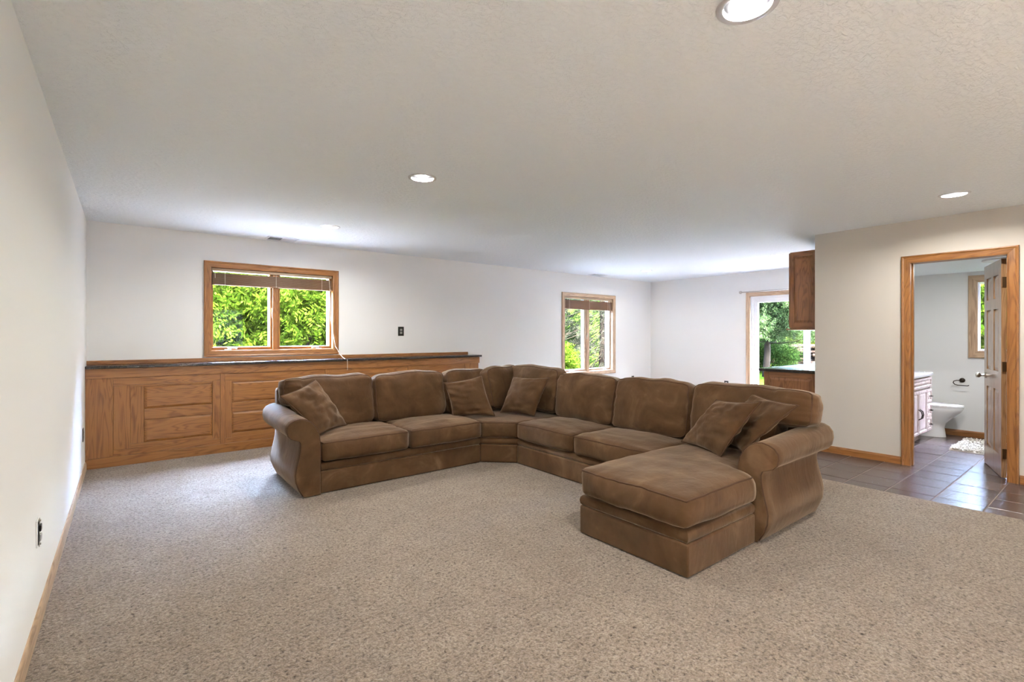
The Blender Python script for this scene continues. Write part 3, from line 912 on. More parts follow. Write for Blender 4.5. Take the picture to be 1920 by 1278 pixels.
# --- rolled arms
PROF = [(0, .004), (0, .20), (.003, .40), (.010, .47), (.022, .525), (.046, .570), (.080, .606), (.120, .628), (.160, .634), (.200, .626), (.234, .609), (.256, .580), (.261, .545), (.250, .510), (.224, .484), (.190, .470), (.162, .460), (.151, .430), (.154, .380), (.168, .310), (.186, .240), (.195, .190), (.190, .130), (.168, .070), (.140, .020), (.130, .004)]
def arm(mapf, length, sd_):
    rings = []; NL = 26
    for i in range(NL + 1):
        t = i / NL
        ring = []
        ed_ = min(t, 1 - t) * length
        sh = 0.012 * (1 - min(1, ed_ / .025)) ** 2          # rounded ends
        for (u, z) in PROF:
            cu, cz = .12, .35
            lift = .040 * t * sstep(.45, .6, z)
            du = u - (math.copysign(sh, u - cu) if z > .02 else 0)
            dz = z + lift - (sh if z > .5 else 0)
            nv = mnoise.noise(Vector((t * 5 + sd_, u * 10, z * 7))) * .004
            ring.append(mapf(t * length, du + nv * (0 if u < .001 else 1), dz))
        rings.append(ring)
    a = obj('arm', MB().loft(rings), 'suede', sofa, angle=55)
    # front panel, standing a little proud
    pr = [(u, z) for u, z in PROF]
    def sc_(u, z, k): return (.115 + (u - .115) * k, .30 + (z - .30) * (1 - (1 - k) * .5))
    obj('arm_front', MB().loft([[mapf(-.001, *sc_(u, z, .985)) for u, z in pr], [mapf(-.010, *sc_(u, z, .955)) for u, z in pr]]), 'suede', sofa, angle=50)
    obj('piping', MB().tube([mapf(-.002, *sc_(u, z, .992)) for u, z in pr[1:-1]], .0055, 6), 'suede_piping', a, smooth=True)
    return a
arm(lambda t, u, z: (1.250 - u, 4.115 + t, z), .905, 1.0)
arm(lambda t, u, z: (3.112 + t, 1.597 - u, z), .905, 7.0)

# --- back frames
def back_frame(poly, zt):
    obj('back_frame', MB().prism(poly, .255, zt), 'suede', sofa, bevel=.035, seg=4, angle=50)
back_frame([(1.10, 4.90), (2.858, 4.90), (2.858, 5.03), (1.10, 5.03)], .815)
back_frame([(2.862, 4.90), (3.62, 4.90), (3.90, 4.62), (3.90, 3.902), (4.03, 3.902), (4.03, 4.72), (3.72, 5.03), (2.862, 5.03)], .835)
back_frame([(3.90, 2.274), (4.03, 2.274), (4.03, 3.898), (3.90, 3.898)], .815)
back_frame([(3.90, 1.52), (4.03, 1.52), (4.03, 2.270), (3.90, 2.270)], .815)

# --- seat cushions
X_, Y_, Z_ = Vector((1, 0, 0)), Vector((0, 1, 0)), Vector((0, 0, 1))
def seat_x(x0, x1, seed):
    cushion('seat_cushion', ((x0 + x1) / 2, 4.435, .345), X_, Y_, Z_, ((x1 - x0) / 2, .335, .082), r=.034, corner=.015, gather=.004, crown=(.036, .008), side=.014, seed=seed, wr=.007, n=(34, 28, 8))
seat_x(1.256, 2.052, 1)
seat_x(2.056, 2.856, 2)
def seat_y(y0, y1, seed):
    cushion('seat_cushion', (3.435, (y0 + y1) / 2, .335), -Y_, X_, Z_, ((y1 - y0) / 2, .335, .080), r=.034, corner=.015, gather=.004, crown=(.040, .008), side=.014, seed=seed, wr=.007, n=(34, 28, 8))
seat_y(3.100, 3.896, 3)
seat_y(2.276, 3.096, 4)
# wedge seat
def wedge_warp(p):
    s_ = (p.x / .43 + 1) / 2; t = (p.y / .30 + 1) / 2
    fr_ = Vector((2.872, 4.135)).lerp(Vector((3.118, 3.905)), s_)
    if s_ < .5: bk = Vector((2.872, 4.80)).lerp(Vector((3.82, 4.80)), s_ * 2)
    else: bk = Vector((3.82, 4.80)).lerp(Vector((3.82, 3.905)), s_ * 2 - 1)
    q = fr_.lerp(bk, t)
    return (q.x, q.y, p.z)
cushion('seat_cushion', (0, 0, .335), X_, Y_, Z_, (.43, .30, .080), r=.03, corner=.0, crown=(.012, .006), side=.010, seed=5, wr=.003, warp=wedge_warp)
# chaise seat, notched round the arm
def chaise_warp(p):
    x = p.x + 3.024
    k = sstep(3.055, 3.105, x)
    y = p.y + 1.865
    lo = 1.463 + k * (1.603 - 1.463)
    y2 = lo + (y - 1.463) * (2.268 - lo) / (2.268 - 1.463)
    return (x, y2, p.z)
cushion('seat_cushion', (0, 0, .345), X_, Y_, Z_, (.695, .402, .084), r=.036, corner=.015, gather=.003, crown=(.036, .006), side=.018, seed=6, wr=.007, warp=chaise_warp, n=(48, 30, 8))

# --- back cushions: o = centre; front normal; leaning
def backc(name, c, wdir, lean, half, seed, lift=None, crown=(.070, .02), wr=.013, roll=0.0, n=(40, 30, 8)):
    wdir = Vector(wdir).normalized()
    nrm = wdir.cross(Z_).normalized()          # front normal
    up = (Z_ * math.cos(R(lean)) - nrm * math.sin(R(lean)))
    fn = (nrm * math.cos(R(lean)) + Z_ * math.sin(R(lean)))
    if roll:
        q = Matrix.Rotation(R(roll), 3, fn); wdir = q @ wdir; up = q @ up
    wp = None
    if lift:
        sgn, edge, amt = lift                   # raise the lower edge where it sits over an arm
        def wp(p):
            d = p.x * sgn
            k = sstep(edge - .02, edge + .03, d)
            y = p.y
            lo, hi = -half[1], half[1]
            if k > 0: y = hi - (hi - y) * (1 - k * amt / (hi - lo))
            return (p.x, y, p.z)
    return cushion(name, c, wdir, up, fn, half, .048, .028, .016, crown, .018, seed, wr, wp, n=n, wscale=5.0)
# along the left run (front normal -Y): wdir = +X -> X x Z = -Y
backc('back_cushion', (1.530, 4.795, .664), X_, 9, (.420, .247, .090), 11, (-1, .26, .24))
backc('back_cushion', (2.365, 4.795, .658), X_, 9, (.405, .242, .090), 12, wr=.014)
backc('back_cushion', (3.065, 4.800, .664), X_, 9, (.280, .238, .085), 13)
backc('back_cushion', (3.53, 4.70, .690), (1, .22, 0), 9, (.285, .240, .080), 14, roll=2)
# along the right run (front normal -X): wdir = -Y -> (-Y) x Z = -X
backc('back_cushion', (3.765, 4.330, .695), (0.06, -1, 0), 9, (.410, .245, .085), 15, roll=-1.5, wr=.014)
backc('back_cushion', (3.765, 3.500, .657), -Y_, 9, (.398, .240, .090), 16)
backc('back_cushion', (3.765, 2.700, .657), -Y_, 9, (.396, .240, .090), 17)
backc('back_cushion', (3.770, 1.830, .662), -Y_, 9, (.458, .250, .095), 18, (1, .215, .235))

# ---------------------------------------------------------------- throw pillows
def pillow(c, th, label, seed, wr=.010):
    bl, br, tl, tr = [Vector(p) for p in c]
    base = (bl + br + tl + tr) / 4
    root = thing('throw_pillow', (base.x, base.y, min(p.z for p in (bl, br, tl, tr))), label, 'pillow', 'brown throw pillows on the sofa')
    nrm = (br - bl).cross(tl - bl).normalized()
    n = 30; sd = Vector((seed * 2.3, seed * 4.1, seed))
    def P(u, v, s_):
        pin = .085
        uu = u * (1 - pin * (1 - abs(v) ** 3) * abs(u) ** 3 * 0 - pin * (1 - v * v) * abs(u) ** 4)
        vv = v * (1 - pin * (1 - u * u) * abs(v) ** 4)
        a, b_ = (uu + 1) / 2, (vv + 1) / 2
        p = bl * (1 - a) * (1 - b_) + br * a * (1 - b_) + tl * (1 - a) * b_ + tr * a * b_
        bul = max(0, (1 - u * u) * (1 - v * v)) ** .5
        rd_ = math.hypot(u, v)
        wv = mnoise.noise(Vector((u * 1.6, v * 5.5, s_)) + sd) * wr * 1.6 + mnoise.noise(Vector((math.atan2(v, u) * 3.2, rd_ * .8, s_ * 2)) + sd) * wr * 1.3 * rd_ + mnoise.noise(Vector((u * 3, v * 3, s_ * 3)) + sd) * wr
        return p + nrm * (s_ * th * bul + wv * min(1, bul * 1.6))
    mb = MB(); idx = {}
    def vid(i, j, s_):
        e = i in (0, n) or j in (0, n)
        key = (i, j, 0 if e else s_)
        if key not in idx:
            idx[key] = len(mb.v)
            cl = lambda t: math.sin((2 * t - 1) * math.pi / 2) * .5 + (2 * t - 1) * .5
            mb.v.append(tuple(P(cl(i / n), cl(j / n), s_)))
        return idx[key]
    for s_ in (1, -1):
        for i in range(n):
            for j in range(n):
                q = (vid(i, j, s_), vid(i + 1, j, s_), vid(i + 1, j + 1, s_), vid(i, j + 1, s_))
                mb.f.append(q if s_ > 0 else q[::-1])
    cv = obj('cover', mb, 'suede', root, smooth=True)
    per = [(i, 0) for i in range(n)] + [(n, j) for j in range(n)] + [(i, n) for i in range(n, 0, -1)] + [(0, j) for j in range(n, 0, -1)]
    obj('piping', MB().tube([mb.v[idx[(i, j, 0)]] for i, j in per], .005, 6, True), 'suede_piping', root, smooth=True)
    return root
pillow([(1.290, 4.285, .462), (1.640, 4.60, .455), (1.000, 4.36, .800), (1.352, 4.60, .905)], .075, 'brown throw pillow leaning in the corner by the left rolled arm', 1)
pillow([(2.735, 4.500, .440), (3.110, 4.250, .440), (2.650, 4.54, .800), (3.100, 4.480, .862)], .090, 'wrinkled brown throw pillow standing left of the sofa corner', 2, .014)
pillow([(3.300, 4.410, .440), (3.440, 3.985, .440), (3.470, 4.390, .832), (3.560, 3.885, .850)], .085, 'brown throw pillow standing right of the sofa corner', 3)
pillow([(3.470, 2.235, .458), (3.245, 1.785, .458), (3.460, 1.935, .822), (3.300, 1.530, .864)], .066, 'front brown throw pillow of the pair on the chaise', 4)
pillow([(3.600, 1.960, .475), (3.300, 1.660, .510), (3.690, 1.790, .870), (3.450, 1.360, .845)], .055, 'rear brown throw pillow of the pair, against the right rolled arm', 5)

# ================================================================= CEILING FITTINGS
can_labels = ['large recessed ceiling light cut by the top edge of the photo', 'recessed ceiling light above the open carpet, middle of the left row',
              'recessed ceiling light nearest the long ceiling vent by the wide window', 'recessed ceiling light in front of the bathroom doorway',
              'recessed ceiling light above the far corner of the room', 'recessed ceiling light beside the oak wall cabinet',
              'recessed ceiling light behind the viewpoint near the left wall', 'recessed ceiling light behind the viewpoint near the bathroom wall']
def can_light(x, y, label, power):
    root = thing('recessed_light', (x, y, ZC), label, 'ceiling light', 'recessed ceiling lights')
    obj('trim_ring', MB().lathe((x, y, ZC), [(.078, .002), (.080, -.004), (.092, -.007), (.102, -.004), (.103, 0), (.090, .001), (.080, .004)], 40, cap=False), 'trim_metal', root, angle=50)
    obj('reflector', MB().lathe((x, y, ZC), [(.079, .001), (.074, .03), (.066, .07), (.060, .10), (.0, .101)], 40, cap=False), 'reflector', root, angle=50)
    obj('bulb', MB().lathe((x, y, ZC), [(.0, .022), (.026, .024), (.046, .032), (.053, .045), (.045, .07), (.030, .10)], 32, cap=False), 'bulb_glow', root, angle=60)
    ld = bpy.data.lights.new('lamp', 'AREA')
    ld.shape = 'DISK'; ld.size = .10
    ld.energy = power
    ld.color = (1.0, 0.985, 0.93)
    lo = bpy.data.objects.new('lamp', ld); COL.objects.link(lo)
    lo.parent = root; lo.location = (0, 0, .016)
for (x, y), lb in zip(LIGHTS, can_labels): can_light(x, y, lb, CAN_WATT * (0.45 if x > 7 else 1.0))   # far pair dimmed to keep the far wall from burning out

def vent(x, y, lx, ly, label):
    root = thing('ceiling_vent', (x, y, ZC), label, 'vent')
    for s_, mbx in frame_boards(lambda u, v, hgt: (u, v, ZC - hgt), x - lx / 2, x + lx / 2, y - ly / 2, y + ly / 2, [(0, 0), (0, .008), (.018, .006), (.026, 0)]).items():
        obj('frame', mbx, 'vent_white', root)
    obj('duct', MB().box(x - lx / 2, x + lx / 2, y - ly / 2, y + ly / 2, ZC - .0015, ZC - .0005), 'vent_dark', root)
    obj('divider', MB().box(x - .008, x + .008, y - ly / 2, y + ly / 2, ZC - .009, ZC - .002), 'vent_white', root)
    for half in (-1, 1):
        nn = 11
        for k in range(nn):
            xc = x + half * (.018 + (lx / 2 - .028) * (k + .5) / nn)
            s_ = .005 * half
            obj('louvre', MB().loft([[(xc - .0008 - s_, yy, ZC - .002), (xc + .0008 - s_, yy, ZC - .002), (xc + .0008 + s_, yy, ZC - .009), (xc - .0008 + s_, yy, ZC - .009)] for yy in (y - ly / 2, y + ly / 2)]), 'vent_white', root)
vent(1.468, 6.310, .290, .175, 'white ceiling vent near the wide window')
vent(7.06, 6.335, .300, .14, 'white ceiling vent above the tall window')

# ================================================================= OUTLETS AND SWITCHES
def plate(name, c, nrm, wd, ht, label, cat, mat, style):
    """c on the wall surface, nrm = wall normal (unit x or y)"""
    root = thing(name, c, label, cat)
    c = Vector(c); nrm = Vector(nrm); t = nrm.cross(Z_)
    def bx(u0, u1, v0, v1, d0, d1):
        pts = []
        for d in (d0, d1):
            for (u, v) in ((u0, v0), (u1, v0), (u1, v1), (u0, v1)):
                pts.append(c + t * u + Z_ * v + nrm * d)
        return MB().loft([pts[:4], pts[4:]])
    obj('cover_plate', bx(-wd / 2, wd / 2, -ht / 2, ht / 2, 0.0005, .006), mat, root, bevel=.002)
    if style == 'duplex' or style == 'duplex_dark':
        for s_ in (-1, 1):
            rc = obj('receptacle', bx(-.017, .017, s_ * .021 - .0145, s_ * .021 + .0145, .006, .009), 'socket_grey' if style == 'duplex_dark' else 'socket_white', root, bevel=.003)
            for du in (-.006, .006):
                obj('slot', bx(du - .0012, du + .0012, s_ * .021 - .003, s_ * .021 + .007, .009, .0094), 'black_plate', rc)
    if style == 'open':
        obj('box', bx(-.028, .028, -.05, .05, .006, .0075), 'vent_dark', root)
        obj('yoke', bx(-.012, .012, -.062, .062, .0075, .010), 'nickel', root, bevel=.002)
        for s_ in (-1, 1):
            rc = obj('receptacle', bx(-.017, .017, s_ * .021 - .0145, s_ * .021 + .0145, .010, .016), 'black_plate' if s_ > 0 else 'socket_grey', root, bevel=.003)
        for s_ in (-1, 1):
            obj('screw', MB().lathe(tuple(c + Z_ * s_ * .052 + nrm * .012), [(.004, -.002), (.004, .002)], 10, 'x'), 'nickel', root)
    return root
plate('outlet', (XL, 3.02, .425), (1, 0, 0), .072, .118, 'uncovered wall outlet low on the left wall near the camera', 'outlet', 'socket_white', 'open')
plate('outlet', (XL, 5.96, .392), (1, 0, 0), .075, .120, 'black wall outlet on the left wall beside the ledge cabinet', 'outlet', 'black_plate', 'duplex_dark')
plate('outlet', (3.095, YB, 1.362), (0, -1, 0), .088, .130, 'black wall outlet above the ledge between the two windows', 'outlet', 'black_plate', 'duplex_dark')
plate('outlet', (8.33, YB, .40), (0, -1, 0), .075, .120, 'black outlet low on the wall right of the tall window', 'outlet', 'black_plate', 'duplex_dark')
plate('outlet', (XR, 4.80, .385), (-1, 0, 0), .080, .120, 'black outlet on the far wall left of the patio door', 'outlet', 'black_plate', 'duplex')

# ================================================================= BATHROOM
VX0, VX1, VY = 6.75, 8.02, 1.612
van = thing('bathroom_vanity', ((VX0 + VX1) / 2, VY, ZT), 'whitewashed wooden bathroom vanity cabinet seen through the doorway', 'vanity')
obj('body', MB().box(VX0, VX1, VY + .02, YP - .127, .095, .80), 'whitewash_z', van)
obj('toe_kick', MB().box(VX0 + .02, VX1 - .06, VY + .09, YP - .127, ZT, .095), 'whitewash_x', van)
obj('face_frame', MB().box(VX0, VX1, VY + .004, VY + .0195, .10, .795), 'whitewash_x', van)
def vpanel(name, x0, x1, z0, z1, mat='whitewash_z'):
    e = .03
    pt = obj(name, MB().loft([[(x0, VY + .0035, z0), (x1, VY + .0035, z0), (x1, VY + .0035, z1), (x0, VY + .0035, z1)],
                              [(x0, VY - .014, z0), (x1, VY - .014, z0), (x1, VY - .014, z1), (x0, VY - .014, z1)],
                              [(x0 + .006, VY - .018, z0 + .006), (x1 - .006, VY - .018, z0 + .006), (x1 - .006, VY - .018, z1 - .006), (x0 + .006, VY - .018, z1 - .006)],
                              [(x0 + e, VY - .018, z0 + e), (x1 - e, VY - .018, z0 + e), (x1 - e, VY - .018, z1 - e), (x0 + e, VY - .018, z1 - e)],
                              [(x0 + e + .008, VY - .008, z0 + e + .008), (x1 - e - .008, VY - .008, z0 + e + .008), (x1 - e - .008, VY - .008, z1 - e - .008), (x0 + e + .008, VY - .008, z1 - e - .008)],
                              [(x0 + e + .03, VY - .015, z0 + e + .03), (x1 - e - .03, VY - .015, z0 + e + .03), (x1 - e - .03, VY - .015, z1 - e - .03), (x0 + e + .03, VY - .015, z1 - e - .03)]]), mat, van)
    return pt
vpanel('false_front', VX0 + .02, VX1 - .02, .655, .785, 'whitewash_x')
for (a, b_, hx) in ((VX0 + .02, 7.075, None), (7.082, 7.41, 7.385), (7.418, 7.775, 7.445)):
    d_ = vpanel('door', a, b_, .115, .635)
    if hx:
        obj('handle', MB().tube([(hx, VY - .018, .30), (hx, VY - .045, .32), (hx + .006, VY - .052, .36), (hx, VY - .045, .40), (hx, VY - .018, .42)], .006, 8), 'bronze', d_, smooth=True)
for k in range(3):
    z = .115 + k * .175
    d_ = vpanel('drawer', 7.785, VX1 - .012, z, z + .168, 'whitewash_x')
    obj('handle', MB().tube([(7.87, VY - .018, z + .085), (7.875, VY - .045, z + .080), (7.93, VY - .045, z + .080), (7.935, VY - .018, z + .085)], .005, 8), 'bronze', d_, smooth=True)
vt = thing('vanity_top', ((VX0 + VX1) / 2, VY, .80), 'white moulded sink top on the bathroom vanity', 'sink')
mb = MB()
cx, cy = (VX0 + VX1) / 2, 1.87
n = 48
def ring(rx, ry, z): return [(cx + rx * math.cos(2 * math.pi * k / n), cy + ry * math.sin(2 * math.pi * k / n), z) for k in range(n)]
def rect_ring(x0, x1, y0, y1, z):
    out = []
    for k in range(n):
        a = 2 * math.pi * k / n; ca, sa = math.cos(a), math.sin(a)
        hx_, hy_ = (x1 - x0) / 2, (y1 - y0) / 2
        q = min(hx_ / abs(ca) if abs(ca) > 1e-6 else 1e9, hy_ / abs(sa) if abs(sa) > 1e-6 else 1e9)
        out.append(((x0 + x1) / 2 + q * ca, (y0 + y1) / 2 + q * sa, z))
    return out
mb.loft([rect_ring(VX0 - .01, VX1 + .03, VY - .03, YP - .127, .801), rect_ring(VX0 - .015, VX1 + .035, VY - .036, YP - .127, .815), rect_ring(VX0 - .012, VX1 + .033, VY - .034, YP - .127, .832),
         rect_ring(VX0, VX1 + .02, VY - .02, YP - .128, .838), ring(.24, .17, .838), ring(.225, .155, .82), ring(.17, .11, .74), ring(.05, .04, .71)])
obj('basin', mb, 'porcelain', vt, angle=45)
obj('backsplash', MB().box(VX0, VX1 + .02, YP - .146, YP - .1265, .8385, .93), 'porcelain', vt, bevel=.004)

tx_, tb = 8.345, YP - .14
to = thing('toilet', (tx_, 1.75, ZT), 'white toilet beside the bathroom vanity', 'toilet')
def egg(cy_, wy_f, wy_b, wx, z, n=36):
    out = []
    for k in range(n):
        a = 2 * math.pi * k / n; s_, c_ = math.sin(a), math.cos(a)
        out.append((tx_ + wx * c_, cy_ + (wy_b if s_ > 0 else wy_f) * s_, z))
    return out
obj('bowl', MB().loft([egg(1.72, .20, .26, .115, ZT), egg(1.72, .195, .26, .110, .03), egg(1.70, .165, .24, .095, .11), egg(1.68, .160, .24, .100, .17), egg(1.65, .205, .25, .140, .25), egg(1.62, .245, .25, .172, .32), egg(1.61, .262, .25, .183, .365), egg(1.61, .262, .25, .180, .378)]), 'porcelain', to, angle=60)
obj('seat', MB().loft([egg(1.61, .262, .235, .184, .379), egg(1.61, .268, .24, .190, .386), egg(1.61, .266, .238, .188, .396)]), 'porcelain', to, angle=60)
obj('lid', MB().loft([egg(1.61, .266, .235, .187, .3975), egg(1.61, .268, .238, .190, .405), egg(1.61, .258, .230, .180, .416), egg(1.61, .18, .16, .12, .421)]), 'porcelain', to, angle=60)
tk = obj('tank', MB().box(tx_ - .22, tx_ + .22, 1.92, tb, .37, .72), 'porcelain', to, bevel=.03, seg=4)
obj('tank_lid', MB().box(tx_ - .235, tx_ + .235, 1.905, tb + .003, .721, .755), 'porcelain', to, bevel=.012, seg=3)
obj('tank_base', MB().box(tx_ - .12, tx_ + .12, 1.84, tb, .20, .37), 'porcelain', to, bevel=.03, seg=3)
obj('flush_lever', MB().tube([(tx_ - .15, 1.92, .66), (tx_ - .15, 1.90, .66), (tx_ - .08, 1.895, .655)], .007, 8), 'nickel', to)

tp = thing('toilet_paper_holder', (BXW, 1.40, .70), 'dark metal toilet paper holder on the bathroom wall', 'paper holder')
obj('rosette', MB().lathe((BXW - .012, 1.405, .717), [(.030, .0115), (.030, .004), (.022, -.006), (.010, -.012)], 24, 'x'), 'bronze', tp, angle=50)
obj('arm', MB().tube([(BXW - .02, 1.405, .717), (BXW - .06, 1.41, .717), (BXW - .065, 1.45, .716), (BXW - .065, 1.478, .705), (BXW - .065, 1.484, .685), (BXW - .065, 1.470, .664), (BXW - .065, 1.44, .655), (BXW - .065, 1.345, .652), (BXW - .065, 1.330, .660)], .006, 8), 'bronze', tp, smooth=True)

# shag bath mat
mt = thing('bath_mat', (7.85, 1.10, ZT), 'cream shag bath mat on the bathroom tiles', 'bath mat')
obj('backing', MB().box(7.42, 8.32, .76, 1.325, ZT + .001, ZT + .010), 'shag', mt)
rng = np.random.default_rng(3)
nt_ = 5200
px = rng.uniform(7.425, 8.315, nt_); py = rng.uniform(.765, 1.32, nt_)
an = rng.uniform(0, 2 * np.pi, nt_); ln = rng.uniform(.014, .032, nt_); wdt = rng.uniform(.004, .008, nt_)
dx, dy = np.cos(an), np.sin(an)
z0_ = np.full(nt_, ZT + .009)
def col(a, b_, c): return np.stack([a, b_, c], 1)
v0 = col(px - dy * wdt, py + dx * wdt, z0_); v1 = col(px + dy * wdt, py - dx * wdt, z0_)
v2 = col(px + dx * ln * .7 + dy * wdt, py + dy * ln * .7 - dx * wdt, z0_ + ln * .8); v3 = col(px + dx * ln * .7 - dy * wdt, py + dy * ln * .7 + dx * wdt, z0_ + ln * .8)
vs = np.stack([v0, v1, v2, v3], 1).reshape(-1, 3)
pl_ = raw('pile', vs, np.arange(nt_ * 4).reshape(-1, 4), 'shag', mt)
pl_['kind'] = 'stuff'

# bathroom ceiling light (above the doorway's view)
root = thing('bathroom_light', (7.4, 0.9, BZC), 'round flush ceiling light in the bathroom', 'ceiling light')
obj('base', MB().lathe((7.4, .9, BZC), [(.15, -.001), (.15, -.02), (.13, -.024)], 36), 'trim_metal', root, angle=40)
ld = bpy.data.lights.new('lamp', 'AREA'); ld.shape = 'DISK'; ld.size = .24; ld.energy = 14; ld.color = (1.0, .98, .95)
lo = bpy.data.objects.new('lamp', ld); COL.objects.link(lo); lo.parent = root; lo.location = (0, 0, -.03)

# ================================================================= OUTDOORS
gr = MB()
n = 60
xs = np.linspace(-40, 70, n); ys = np.linspace(-30, 70, n)
def gz(x, y):
    d = max(0, math.hypot(max(0, x - 9.2), max(0, y - 6.7)) - 1.0)
    return -0.14 + .60 * max(0, y - 18.5) + .022 * max(0, d - 16) + .10 * math.sin(x * .31) * math.sin(y * .27) * min(1, d / 10)  # steep rise behind the trees added to block low sky
for j in range(n):
    for i in range(n):
        gr.v.append((xs[i], ys[j], gz(xs[i], ys[j])))
for j in range(n - 1):
    for i in range(n - 1):
        gr.f.append((j * n + i, j * n + i + 1, (j + 1) * n + i + 1, (j + 1) * n + i))
struct('bounce_bed', MB().box(-3.0, XR + .16, YB + .16, 10.0, -0.5, -0.10), 'concrete', 'unseen ground strip added to bounce light onto the ceiling')  # reflecting strip added below the windows to light the ceiling
struct('sky_block_wall', MB().box(-12.0, 16.0, -6.6, -6.2, -0.5, 5.0), 'terrace_stone', 'unseen wall added to block low sky behind the house')  # added to keep low sky out of the made-up rear window
struct('bounce_terrace', MB().box(XR + .16, 13.2, 1.2, 6.6, -0.5, -0.06), 'terrace_stone', 'unseen paving added to bounce light outside the patio door')  # unseen paving added to reflect daylight onto the far ceiling
g_ = struct('lawn', gr, 'grass', 'bright green lawn outside the windows')
g_.data.polygons.foreach_set('use_smooth', [True] * len(g_.data.polygons))

def sprays(c, d, length, nl, ll, lw, droop, rng, fan=1.0):
    """pinnate sprays: c (k,3) roots, d (k,3) unit directions -> diamond leaflets"""
    k = len(c)
    t = np.linspace(.12, 1, nl)[None, :, None]
    L = length[:, None, None]
    pos = c[:, None, :] + d[:, None, :] * t * L
    pos[:, :, 2] -= (droop * (t * L) ** 2)[:, :, 0]
    rnd = rng.normal(size=(k, 3)); side = np.cross(d, rnd); side /= np.linalg.norm(side, axis=1, keepdims=True) + 1e-9
    sgn = np.where(np.arange(nl) % 2 == 0, 1, -1)[None, :, None]
    ld_ = side[:, None, :] * sgn * fan + d[:, None, :] * .55 + rng.normal(size=(k, nl, 3)) * .22
    ld_ /= np.linalg.norm(ld_, axis=2, keepdims=True)
    nr = np.cross(side, d)[:, None, :] + rng.normal(size=(k, nl, 3)) * .35
    wv = np.cross(ld_, nr); wv /= np.linalg.norm(wv, axis=2, keepdims=True) + 1e-9
    sl = ll * rng.uniform(.7, 1.2, size=(k, nl, 1)); sw = lw * rng.uniform(.7, 1.2, size=(k, nl, 1))
    a = pos; b_ = pos + ld_ * sl * .45 + wv * sw; cc = pos + ld_ * sl; e = pos + ld_ * sl * .45 - wv * sw
    vs = np.stack([a, b_, cc, e], 2).reshape(-1, 3)
    return vs, np.arange(len(vs)).reshape(-1, 4)

def unit(a): return a / (np.linalg.norm(a, axis=1, keepdims=True) + 1e-9)

def bush_foliage(center, radii, k, nl, ll, lw, length, rng, up=.35, droop=.3, shell=(.55, 1.0)):
    d = unit(rng.normal(size=(k, 3))); d[:, 2] = np.abs(d[:, 2]) * rng.choice([1, 1, 1, -.7], k)
    rad = rng.uniform(shell[0], shell[1], size=(k, 1))
    lump = 1 + .16 * np.sin(d[:, :1] * 7 + 1.3) * np.sin(d[:, 1:2] * 6) + .12 * np.sin(d[:, 2:3] * 9 + d[:, :1] * 5)
    c = np.array(center) + d * np.array(radii) * rad * lump
    dd = unit(d + rng.normal(size=(k, 3)) * .55 + np.array([0, 0, up]))
    return sprays(c, dd, rng.uniform(.7, 1.3, k) * length, nl, ll, lw, droop, rng)

def limb(mb, p0, p1, r0, r1, seg=7, wob=.06, n=8):
    p0, p1 = Vector(p0), Vector(p1); L = (p1 - p0).length
    pts = []; rr = []
    for i in range(seg + 1):
        t = i / seg
        w_ = mnoise.noise_vector(p0 * 1.7 + Vector((t * 2.5, 0, 0))) * wob * L * t * (1 - t) * 3
        pts.append(p0.lerp(p1, t) + w_); rr.append(r0 + (r1 - r0) * t)
    mb.tube(pts, rr, n)

def shrub(name, base, center, radii, k, mat, label, seed, nl=14, ll=.085, lw=.018, length=.42, bark='bark', cat='shrub', group=None, stems=8, up=.35, shell=(.55, 1.0)):
    rng = np.random.default_rng(seed); rs = random.Random(seed)
    root = thing(name, base, label, cat, group)
    vs, fs = bush_foliage(center, radii, k, nl, ll, lw, length, rng, up, .3, shell)
    keep = vs.reshape(-1, 4, 3)[:, :, 2].min(1) > base[2] + .02
    q_ = vs.reshape(-1, 4, 3)
    keep &= ~((q_[:, :, 0].min(1) < XR + .4) & (q_[:, :, 1].min(1) < YB + .3) & (q_[:, :, 1].max(1) > YF - .3))   # nothing grows into the house
    vs = q_[keep].reshape(-1, 3)
    fo = raw('foliage', vs, np.arange(len(vs)).reshape(-1, 4), mat, root); fo['kind'] = 'stuff'
    mb = MB()
    for i in range(stems):
        a = 2 * math.pi * i / stems + rs.uniform(-.3, .3); q = rs.uniform(.35, .8)
        limb(mb, (base[0], base[1], base[2]), (center[0] + math.cos(a) * radii[0] * q, center[1] + math.sin(a) * radii[1] * q, center[2] + radii[2] * rs.uniform(-.2, .7)), .045, .008)
    obj('stem', mb, bark, root, smooth=True)
    return root

